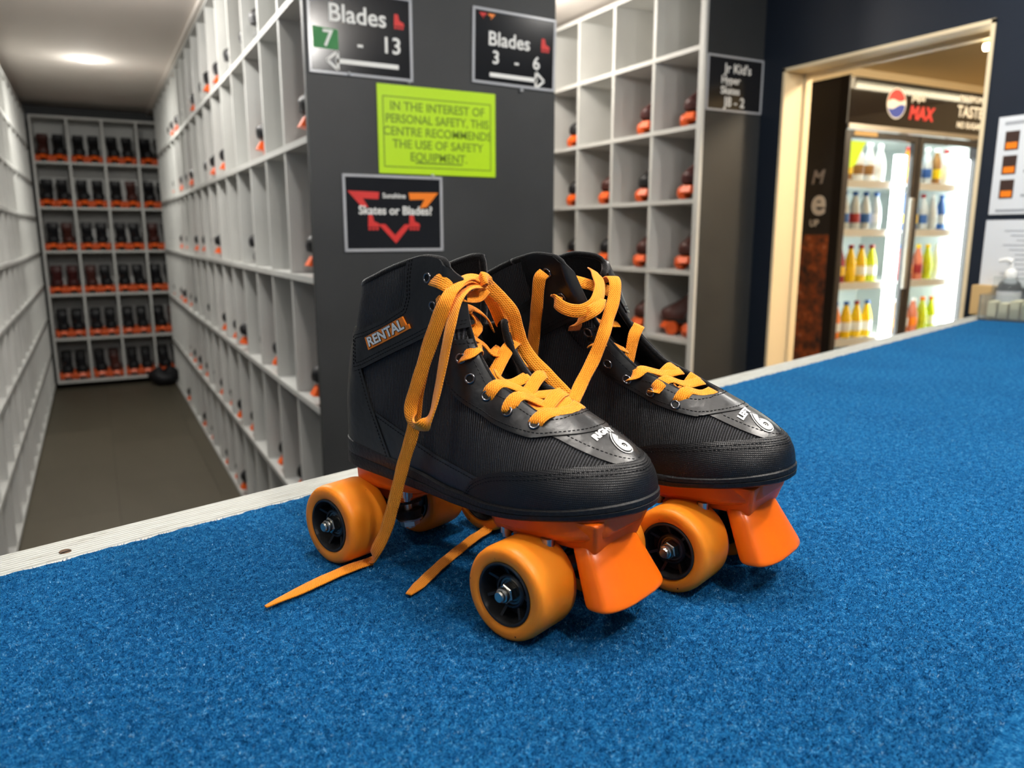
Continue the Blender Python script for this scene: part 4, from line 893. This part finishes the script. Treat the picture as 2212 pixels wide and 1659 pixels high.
arrow(b3,-.085,.080,-.078,1); logo(b3,-.095,.082,.6); skate_icon(b3,.105,.026,m_red,.9)
yl=sign('safety_notice','fluorescent yellow safety notice with printed capitals on the charcoal panel',.741,1.116,1.472,1.718,PY,m_yellow,border=.002,frame=None,cat='notice')
for a,b in (((-.170,.088),(.170,.091)),((-.170,-.104),(.170,-.101)),((-.171,-.103),(-.168,.090)),((.168,-.103),(.171,.090))): poly(yl,'border_line',[a,(b[0],a[1]),b,(a[0],b[1])],m_yprint,-.0034)
for k,t in enumerate(('IN THE INTEREST OF','PERSONAL SAFETY, THIS','CENTRE RECOMMENDS','THE USE OF SAFETY','EQUIPMENT.')): letter(t,.034,yl,(0,-.0034,.064-k*.0345),R90,m_yprint,.0004,sx=.88 if k==1 else .95)
poly(yl,'small_print',[(-.075,-.092),(.075,-.092),(.075,-.087),(-.075,-.087)],m_yprint,-.0033)
sk=sign('skates_sign','black framed sign asking Skates or Blades? in a clear holder below the yellow notice',.633,.936,1.252,1.468,PY,m_signblack)
letter('Skates or Blades?',.034,sk,(.005,-.0034,.008),R90,m_white,.0007,sx=.95); letter('Sunshine',.020,sk,(.0,-.0034,.050),R90,m_white,.0003)
poly(sk,'logo_wing',[(-.138,.062),(-.045,.060),(-.048,.040),(-.094,.042),(-.078,.016),(-.100,.020)],m_red); poly(sk,'logo_wing',[(.138,.062),(.045,.060),(.048,.040),(.094,.042),(.078,.016),(.100,.020)],m_orange_print)
poly(sk,'logo_chevron',[(-.050,-.030),(-.030,-.030),(.0,-.062),(.030,-.030),(.050,-.030),(.002,-.085)],m_red); skate_icon(sk,-.065,-.026,m_red,1.0); skate_icon(sk,.060,-.026,m_red,1.0)
jr=sign('direction_sign',"black sign for Jr Kid's skates JB - 2 on the junior rack end panel",2.205,2.507,1.790,2.003,2.473,m_signblack)
letter("Jr Kid's",.050,jr,(.012,-.0034,.058),R90,m_white,.0008); letter('Hyper',.040,jr,(-.025,-.0034,.014),R90,m_white,.0007); letter('Skates',.040,jr,(-.025,-.0034,-.026),R90,m_white,.0007); letter('J8 - 2',.052,jr,(.0,-.0034,-.070),R90,m_white,.0008)
for x,z in ((.664,1.7335),(.838,1.7275),(1.205,1.735),(.905,1.4705)):
    o=MB().lathe([(.0001,-.006),(.0045,-.005),(.006,0)],12,'y').build('push_pin',m_frost,None,True); o.location=(x,PY-.003,z); tag(o,{.664:'clear pin under the left end of the Blades 7 - 13 sign',.838:'clear pin at the right corner of the Blades 7 - 13 sign',1.205:'clear pin under the Blades 3 - 6 sign',.905:'clear pin above the Skates or Blades sign'}[x],'pin','clear pins holding the signs')

# ================================================================== rental skates in the racks
def small_boot(nz=15,na=13):
    zz=np.concatenate([np.linspace(.072,.13,8),np.linspace(.14,.232,nz-8)]); a=np.linspace(0,1,na); rg=[]
    for z in zz:
        r=surf(a,z,-1); l=surf(a[::-1],z,1)[1:-1]; rg.append(np.concatenate([r,l]))
    V=np.concatenate(rg); n=len(rg[0]); F=[]
    V[:,1]*=1.06+.30*sstep(.12,.17,V[:,2])      # stiff padded rental boots stand wide
    for i in range(nz-1):
        for j in range(n): F.append((i*n+j,i*n+(j+1)%n,(i+1)*n+(j+1)%n,(i+1)*n+j))
    F+= [tuple(range(n))[::-1],tuple(range((nz-1)*n,nz*n))]
    return V,F
SBV,SBF=small_boot()
me_sb=mesh('boot',SBV,SBF); me_sb.materials.append(mat('plain_black_boot',srgb(24,24,27),.5)); me_sb.polygons.foreach_set('use_smooth',[True]*len(me_sb.polygons)); sharp(me_sb,60)
me_sw=MB().lathe([(.010,-.019),(.027,-.019),(.031,-.013),(.031,.013),(.027,.019),(.010,.019)],14,'y').mesh('wheel'); me_sw.materials.append(mat('rack_wheel_orange',srgb(208,82,20),.45)); sharp(me_sw,40)
me_sp=MB().prism([(-.095,.072),(-.095,.058),(-.06,.05),(.06,.05),(.10,.058),(.135,.07),(.135,.084),(.06,.072)],'y',-.028,.028).mesh('sole_plate'); me_sp.materials.append(m_hub)
me_ss=MB().add([(.104,-.019,.060),(.135,-.019,.060),(.135,.019,.060),(.104,.019,.060),(.118,-.024,.026),(.152,-.024,.032),(.152,.024,.032),(.118,.024,.026)],[(0,1,2,3),(7,6,5,4),(0,4,5,1),(1,5,6,2),(2,6,7,3),(3,7,4,0)]).mesh('toe_stop'); me_ss.materials.append(mat('rack_stop_orange',srgb(240,96,20),.4))
mb=MB()
for k in range(4):
    x=.085-.022*k; z=.1345+.0098*k; mb.tube([(x,-.021,z),(x-.004,0,z+.008),(x,.021,z)],.0028,5)
me_sl=mb.mesh('laces'); me_sl.materials.append(mat('rack_lace',srgb(150,96,66),.7))
me_slo=me_sl.copy(); me_slo.materials.clear(); me_slo.materials.append(m_lace)
me_red=me_sb.copy(); me_red.materials.clear(); me_red.materials.append(mat('plain_maroon_boot',srgb(66,26,25),.5))
me_br=me_sb.copy(); me_br.materials.clear(); me_br.materials.append(mat('plain_brown_boot',srgb(70,34,28),.5))
def quad(body_me,lace_me):
    o=link('roller_skate',body_me,None)
    for nm,me,loc in (('sole_plate',me_sp,(0,0,0)),('toe_stop',me_ss,(0,0,0)),('laces',lace_me,(0,0,0)),('wheel',me_sw,(.089,-.042,.031)),('wheel',me_sw,(.089,.042,.031)),('wheel',me_sw,(-.089,-.042,.031)),('wheel',me_sw,(-.089,.042,.031))):
        c=link(nm,me,None,o); c.location=loc
    return o
me_if=MB().prism([(-.12,.07),(-.10,.05),(-.09,.03),(.09,.03),(.11,.05),(.13,.075)],'y',-.012,.012).mesh('frame'); me_if.materials.append(mat('grey_blade_frame',srgb(70,70,72),.4))
me_iw=MB().lathe([(.008,-.009),(.024,-.009),(.032,-.003),(.032,.003),(.024,.009),(.008,.009)],12,'y').mesh('wheel'); me_iw.materials.append(mat('grey_blade_wheel',srgb(110,110,108),.5))
def inline():
    o=link('inline_skate',me_sb,None); link('frame',me_if,None,o)
    for x in (-.105,-.035,.035,.105):
        c=link('wheel',me_iw,None,o); c.location=(x,0,.032)
    return o
PROTO={'black':quad(me_sb,me_sl),'lace':quad(me_sb,me_slo),'maroon':quad(me_red,me_sl),'brown':quad(me_br,me_sl),'blade':inline()}
used=set()
def put(kind,loc,rz,label,cat,group):
    o=PROTO[kind] if kind not in used else copy_tree(PROTO[kind]); used.add(kind)
    o.location=loc; o.rotation_euler=(0,0,rz); tag(o,label,cat,group); return o
ROWN=['top','second','third','fourth','fifth','bottom']
for r in range(6):
    for c in range(4):
        zb=ZB[5-r]+.009; cx=-.352+.256*(c+.5)
        for k,s in enumerate((-1,1)):
            kind='maroon' if (r,c)==(3,0) else ('brown' if (r*3+c*5+k)%7==0 else ('lace' if (r+c+k)%5==0 else 'black'))
            put(kind,(cx+s*(.052+.008*random.random()),7.48+.175+.02*random.random(),zb),-math.pi/2+random.uniform(-.06,.06),
                f"{'maroon' if kind=='maroon' else 'black'} skate, {'left' if s<0 else 'right'} of its pair, {ROWN[r]} row, {ORD[c]} hole from left, end rack",'roller skate','skates in the end rack')
TIPS={5:[(2.97,1),(3.27,1),(3.63,1),(3.93,0),(4.18,0),(4.46,1),(4.83,0),(5.10,1),(5.37,1),(5.76,0),(6.1,0),(6.38,1),(6.9,1)],
 4:[(2.29,0),(2.96,0),(3.89,0),(4.08,0),(4.23,0),(4.55,1),(4.96,0),(5.2,0),(5.45,1),(5.8,0),(6.13,0),(6.77,1)],
 3:[(2.27,0),(3.33,1),(4.16,0),(4.42,1),(4.74,0),(5.02,0),(5.64,0),(6.04,0),(6.45,1),(6.82,1)],
 2:[(2.27,0),(2.91,0),(3.2,1),(3.56,0),(3.74,0),(4.14,0),(4.41,1),(4.74,1),(5.03,1),(5.37,1),(5.68,0),(5.99,0),(6.4,0),(6.82,0)],
 1:[(2.58,0),(2.92,0),(3.51,0),(3.8,0),(4.1,0),(4.42,0),(4.76,1),(5.05,0),(5.32,0),(5.66,0),(5.96,0),(6.5,1)],
 0:[(3.89,0),(4.05,0),(4.38,0),(4.70,1),(4.97,0),(5.37,0),(5.89,1),(6.3,0)]}
for r,lst in TIPS.items():
    seen={}
    for y,b in lst:
        col=int((y-AY-.012)/.30); yl_=min(max(y,AY+.012+col*.30+.062),AY+.012+(col+1)*.30-.062); k=seen.get(col,0); seen[col]=k+1
        kind='blade' if b else ('lace' if (r+col)%3 else 'black')
        put(kind,(AX+.160-random.uniform(.0,.018)+(.012 if b else 0),yl_,ZA[r]+.009),math.pi+random.uniform(-.05,.05),
            f"{'dark inline skate' if b else 'orange-tipped skate'}{', farther of two' if k else ''} in aisle rack, {ROWN[5-r]} row, {ORD[col]} hole from end panel",'skate','skates poking out of the aisle rack')
JR=[(6,0,'maroon'),(6,1,'maroon'),(6,3,'black'),(5,0,'maroon'),(5,1,'black'),(5,2,'brown'),(5,3,'lace'),(4,0,'brown'),(4,1,'brown'),(4,2,'lace'),(4,3,'lace'),(3,0,'brown'),(3,1,'brown'),(2,1,'brown')]
for r,c,kind in JR:
    y=2.508+.297*(c+.5)-.02; dx=.165
    if (r,c)==(3,0): y=2.508+.297*.5; dx=.16
    put(kind,(2.2+dx,y,ZR[r]+.009),math.pi+(.3 if (r,c)!=(3,0) else -.9),f"dark skate in junior rack, {ORD[6-r]} row from top, {ORD[c]} hole from doorway",'roller skate','skates in the junior rack')
put('black',(2.2+.17,2.508+.297*.5-.085,ZR[3]+.009),math.pi+.2,'black skate behind the turned one in junior rack, fourth row, first hole','roller skate','skates in the junior rack')
for k in list(PROTO):
    if k not in used: 
        for ch in list(PROTO[k].children): bpy.data.objects.remove(ch)
        bpy.data.objects.remove(PROTO[k])
# dark bag on the aisle floor below the end rack
bag=MB(); bag.V,bag.F=[],[]
def bagf(u,v):
    a=2*math.pi*u; t=v; rr=math.sin(math.pi*(.08+.88*t))**.6; return (.13*rr*math.cos(a)*(1+.1*math.sin(3*a)),.10*rr*math.sin(a),.005+.15*t*(1+.15*math.sin(2*a+1)))
V,F=grid_of(bagf,20,9); bagm=link('bag',mesh('bag',V,F),mat('black_bag',srgb(20,20,24),.6),None,True); bagm.location=(.46,7.30,0); tag(bagm,'small dark bag slumped on the floor at the far right of the aisle','bag')

# ================================================================== drinks fridge
FX0,FX1,FYF,FYB,FZ=3.47,4.66,2.82,3.60,2.10
fr=empty('drinks_fridge',((FX0+FX1)/2,FYF,0)); tag(fr,'tall black double-door drinks fridge with lit shelves seen through the doorway','fridge'); B=Vector(fr.location)
def fb(name,a,b,m,parent=fr,bev=0):
    return bbox_obj(name,Vector(a)-B,Vector(b)-B,m,parent,bev)
cab=MB()
for a,b in (((FX0,FYF+.03,0),(FX0+.04,FYB,FZ)),((FX1-.04,FYF+.03,0),(FX1,FYB,FZ)),((FX0,FYB-.03,0),(FX1,FYB,FZ)),((FX0,FYF+.03,FZ-.26),(FX1,FYB,FZ)),((FX0,FYF+.03,0),(FX1,FYB,.55))):
    cab.box(tuple(Vector(a)-B),tuple(Vector(b)-B))
cab.build('cabinet',m_fridge,fr)
ln=MB()
for a,b in (((FX0+.04,FYF+.06,.56),(FX0+.046,FYB-.03,FZ-.26)),((FX1-.046,FYF+.06,.56),(FX1-.04,FYB-.03,FZ-.26)),((FX0+.04,FYB-.04,.56),(FX1-.04,FYB-.031,FZ-.26)),((FX0+.04,FYF+.06,.55),(FX1-.04,FYB-.03,.556)),((FX0+.04,FYF+.06,FZ-.266),(FX1-.04,FYB-.03,FZ-.26))): ln.box(tuple(Vector(a)-B),tuple(Vector(b)-B))
ln.build('liner',m_fridge_in,fr)
fb('header',(FX0+.002,FYF,FZ-.235),(FX1-.002,FYF+.03,FZ-.005),m_header)
fb('header_rail',(FX0+.002,FYF-.012,FZ-.262),(FX1-.002,FYF+.03,FZ-.238),m_alu)
sp_=fb('side_panel',(FX0-.004,FYF+.055,.02),(FX0,FYB,FZ-.01),m_fridge)
fb('side_picture',(FX0-.006,FYF+.06,.3),(FX0-.004,FYB,1.30),m_brownprint)
fb('corner_post',(FX0-.005,FYF,.0),(FX0+.006,FYF+.055,FZ),mat('black_trim',srgb(14,14,18),.4))
RS=(math.pi/2,0,-math.pi/2)
letter('M',.10,fr,Vector((FX0-.0052,FYF+.16,1.60))-B,RS,mat('faint_grey_print',srgb(170,160,155),.5),.002,shear=.2); letter('e',.20,fr,Vector((FX0-.0052,FYF+.14,1.47))-B,RS,mat('pale_print',srgb(235,226,215),.5),.006); letter('UP',.05,fr,Vector((FX0-.0052,FYF+.16,1.36))-B,RS,mat('pale_print',srgb(235,226,215),.5),.001)
# round logo and lettering on the header
lx_,lz_=FX0+.37,FZ-.115; yy=FYF-.0016
def disc(name,cx,cz,r,m,y,arc=None):
    if arc is None: pts=[(cx+r*math.cos(a),cz+r*math.sin(a)) for a in np.linspace(0,2*math.pi,36,endpoint=False)]
    else:
        lo_,hi_=arc; aa=np.linspace(lo_,hi_,18); pts=[(cx+r*math.cos(a),cz+r*math.sin(a)) for a in aa]
        n_=8; p0,p1=pts[-1],pts[0]; pts+=[(p0[0]+(p1[0]-p0[0])*t,p0[1]+(p1[1]-p0[1])*t+.12*r*math.sin(2*math.pi*t)) for t in np.linspace(0,1,n_)[1:-1]]
    o=MB().prism([(p[0]-B.x,p[1]) for p in pts],'y',y-B.y,y-B.y+.0012).build(name,m,fr); return o
disc('round_logo',lx_,lz_,.078,m_white,yy); disc('logo_top',lx_,lz_,.072,m_red,yy-.0008,(.35,math.pi-.1)); disc('logo_bottom',lx_,lz_,.072,mat('blue_print',srgb(30,60,170),.5),yy-.0008,(math.pi+.35,2*math.pi-.1))
letter('pepsi',.055,fr,Vector((lx_+.18,yy,lz_+.045))-B,R90,m_white,.001); letter('MAX',.095,fr,Vector((lx_+.21,yy,lz_-.04))-B,R90,m_red,.004,shear=.2)
for k,(t,s) in enumerate((('MAXIMUM',.045),('TASTE',.085),('NO SUGAR',.045))): letter(t,s,fr,Vector((FX0+1.02,yy,FZ-.045-k*.072))-B,R90,m_white,.0015)
LEVELS=[.72,1.035,1.325,1.585]; DW=(FX1-FX0)/2
for dI in range(2):
    x0=FX0+.006+dI*DW; x1=x0+DW-.010; z0,z1=.60,FZ-.268
    d=empty('fridge_door',(0,0,0)); d.parent=fr; d.name='door'
    fm=MB(); w=.036
    for a,b in (((x0,FYF,z0),(x0+w,FYF+.03,z1)),((x1-w,FYF,z0),(x1,FYF+.03,z1)),((x0+w,FYF,z0),(x1-w,FYF+.03,z0+w)),((x0+w,FYF,z1-w),(x1-w,FYF+.03,z1))): fm.box(tuple(Vector(a)-B),tuple(Vector(b)-B),.003)
    fm.build('door_frame',m_fridge,d); fb('pane',(x0+w,FYF+.012,z0+w),(x1-w,FYF+.016,z1-w),m_glass,d)
    fb('handle',(x1-w-.004,FYF-.022,1.0),(x1-w+.014,FYF,1.5),m_alu,d,.004)
    fb('led_strip',(x1-w-.060,FYF+.05,z0+.05),(x1-w+.012,FYF+.075,z1-.10),m_emit_led)
    fb('led_strip',(x0+w-.02,FYF+.05,z0+.05),(x0+w-.006,FYF+.065,z1-.06),m_emit_led)
    for z in LEVELS:
        fb('wire_shelf',(x0+.02,FYF+.075,z-.012),(x1-.02,FYB-.05,z-.002),m_fridge_in); fb('price_rail',(x0+.03,FYF+.066,z-.035),(x1-.03,FYF+.075,z+.005),m_paper)
    fb('roof_light',(x0+.05,FYF+.09,FZ-.275),(x1-.05,FYF+.13,FZ-.267),m_emit_led)
fb('door_sticker',(FX0+.06,FYF-.0015,FZ-.292),(FX0+.24,FYF-.0005,FZ-.270),m_tan)
MB().prism([(FX0+.05-B.x,FZ-.32),(FX0+.17-B.x,FZ-.32),(FX0+.10-B.x,FZ-.44),(FX0+.05-B.x,FZ-.46)],'y',.0105,.0118).build('door_sticker',m_yellow,fr)
# bottles
BP=[(.001,0),(.026,.001),(.031,.008),(.031,.095),(.029,.120),(.022,.150),(.013,.178),(.0125,.190)]
def bottle_meshes(): 
    return {'body':MB().lathe(BP,14,'z').mesh('body'),'cap':MB().lathe([(.0145,.188),(.015,.190),(.015,.206),(.013,.209),(.0005,.2095)],12,'z').mesh('cap'),'label':MB().lathe([(.0316,.040),(.0320,.041),(.0320,.090),(.0316,.091)],14,'z').mesh('label')}
BM=bottle_meshes(); bcache={}
def bmesh_for(part,col):
    k=(part,col)
    if k not in bcache:
        me=BM[part].copy(); me.materials.append(mat('bottle_%s_%d_%d_%d'%((part,)+col),srgb(*col),.25 if part!='label' else .5)); me.polygons.foreach_set('use_smooth',[True]*len(me.polygons)); sharp(me,40); bcache[k]=me
    return bcache[k]
SHN=['lowest','second','third','top']; CN={(236,130,16):'orange',(244,206,10):'yellow',(150,36,40):'red',(60,60,66):'dark',(190,200,204):'clear',(40,90,160):'blue',(236,240,240):'white',(196,214,30):'lime',(206,120,90):'peach',(150,110,60):'amber'}
O_,Y_,R_c,D_,C_,B_,W_,G_,P_,A_=CN.keys()
FILL={(0,0):[(Y_,B_,W_),(O_,B_,W_),(Y_,B_,W_),(Y_,R_c,W_),(Y_,B_,W_)],(0,1):[(R_c,W_,W_),(R_c,W_,Y_),(Y_,R_c,Y_),(Y_,R_c,W_),(G_,R_c,W_)],(0,2):[(D_,W_,R_c),(C_,B_,B_),(C_,B_,R_c),(C_,B_,B_),(C_,B_,W_)],(0,3):[(A_,W_,O_),(A_,W_,Y_),(W_,W_,A_),(W_,W_,A_),(W_,W_,W_)],
 (1,0):[(A_,W_,O_),(O_,W_,W_),(P_,W_,O_),(G_,O_,G_),(G_,O_,W_)],(1,1):[(R_c,B_,R_c),(P_,Y_,O_),(P_,Y_,R_c),(G_,Y_,G_),(W_,W_,W_)],(1,2):[(B_,B_,Y_),(B_,B_,Y_),(C_,R_c,B_),(C_,W_,C_),(B_,B_,C_)],(1,3):[(O_,R_c,Y_),(C_,R_c,B_),(C_,W_,B_),(A_,W_,Y_),(W_,R_c,W_)]}
DN=['left','right']
for (dI,lv),lst in FILL.items():
    x0=FX0+.006+dI*DW+.045
    for k,(bc,cc,lc) in enumerate(lst):
        o=link('bottle',bmesh_for('body',bc),None); o.location=(x0+.052+k*.088,FYF+.135,LEVELS[lv]); 
        for nm,col in (('cap',cc),('label',lc)): link(nm,bmesh_for(nm,col),None,o)
        tag(o,f"{CN[bc]} bottle, {ORD[k]} from left on {SHN[lv]} shelf behind {DN[dI]} fridge door",'bottle','bottles in the drinks fridge')
# second fridge edge seen past the double door
f2=empty('display_fridge',(4.72,FYF,0)); tag(f2,'edge of another lit display fridge beside the double-door one','fridge')
MB().box((0,.02,0),(.7,.75,2.05)).build('cabinet',m_fridge,f2); MB().box((0.02,-.01,.1),(.66,.02,1.78),.003).build('door_frame',m_fridge,f2); MB().box((.05,-.014,.2),(.10,-.010,1.72)).build('led_strip',mat('cool_led',(1,1,1,1),.5,emit=(.72,.8,1,1),emit_s=1.6),f2)

# ================================================================== right wall papers and counter clutter
def wall_paper(name,label,y0,y1,z0,z1,th=.004):
    r=empty(name,(XW-.001,(y0+y1)/2,(z0+z1)/2)); tag(r,label,'poster'); h=(y1-y0)/2; k=(z1-z0)/2
    MB().box((-th,-h,-k),(0,h,k)).build('sheet',m_paper,r); return r,h,k
p1,h1,k1=wall_paper('price_list','white sheet with three small skate pictures on the navy wall',1.13,1.478,1.362,1.655)
for k in range(3):
    z=.075-.072*k; y=h1-.045
    MB().box((-.0052,y-.022,z-.029),(-.0040,y+.020,z+.027)).build('skate_picture',mat('picture_dark',srgb(58,40,34),.5),p1); MB().box((-.0060,y-.018,z-.025),(-.0050,y+.015,z-.006)).build('picture_wheels',m_orange_print,p1)
    MB().box((-.0050,y-.15,z-.026),(-.0040,y-.045,z-.018)).build('text_line',m_greyprint,p1)
MB().box((-.0050,-h1+.05,k1-.025),(-.0040,h1-.02,k1-.015)).build('text_line',m_greyprint,p1); MB().box((-.0050,-h1+.03,-k1+.008),(-.0040,h1-.02,-k1+.016)).build('text_line',m_greyprint,p1)
p2_,h2,k2=wall_paper('rules_sheet','white typed page pinned below the skate price sheet',1.13,1.482,1.140,1.345)
for k in range(11): MB().box((-.0050,-h2+.03,k2-.034-k*.0145),(-.0040,h2-.06-.02*((k*7)%3),k2-.0315-k*.0145)).build('text_line',m_greyprint,p2_)
bx_=MB().box((2.455,1.400,TOPZ),(2.503,1.476,TOPZ+.094),.003).build('cardboard_box',m_tan); tag(bx_,'small tan box against the navy wall at the counter end','box')
hx,hy=2.395,1.300
hd=empty('acrylic_holder',(hx,hy,TOPZ+.0005),CA); tag(hd,'clear acrylic tray of slips at the right end of the counter','tray')
hm=MB().box((-.055,-.09,0),(.075,.085,.004)).box((-.055,-.09,.004),(-.052,.085,.075)).box((.072,-.09,.004),(.075,.085,.125)).box((-.052,-.09,.004),(.072,-.087,.075)).box((-.052,.082,.004),(.072,.085,.075)); hm.build('tray',m_acry,hd)
for k in range(5): MB().box((-.045+.004*k,-.075+.03*k,.005),(.055,-.052+.03*k,.05+.004*(k%3)),.002).build('paper_slip',mat('cream_slip',srgb(226,216,176),.6),hd)
bt=empty('sanitiser_bottle',(2.43,1.345,TOPZ+.0005)); tag(bt,'clear hand sanitiser bottle with white pump beside the wall papers','bottle')
MB().lathe([(.001,0),(.030,.001),(.033,.006),(.033,.090),(.029,.105),(.016,.118),(.014,.124)],24,'z').build('body',m_acry,bt,auto=50)
MB().lathe([(.0333,.025),(.0336,.026),(.0336,.080),(.0333,.081)],24,'z').build('label',m_frost,bt,True)
MB().lathe([(.0165,.121),(.0175,.124),(.0175,.140),(.012,.146),(.006,.150),(.005,.168),(.001,.169)],18,'z').tube([(0,0,.170),(-.004,.012,.176),(-.010,.034,.172)],[.0085,.007,.0045],10).build('pump',m_white,bt,auto=50)
b2_=empty('small_bottle',(2.385,1.235,TOPZ+.005)); tag(b2_,'small bottle with green label standing at the right edge of the acrylic tray','bottle')
MB().lathe([(.001,0),(.024,.001),(.026,.006),(.026,.085),(.018,.105),(.010,.112)],20,'z').build('body',m_acry,b2_,auto=50); MB().lathe([(.0265,.025),(.0268,.03),(.0268,.08),(.0265,.085)],20,'z').build('label',m_green,b2_,True); MB().lathe([(.011,.111),(.011,.128),(.001,.129)],14,'z').build('cap',m_white,b2_,auto=40)
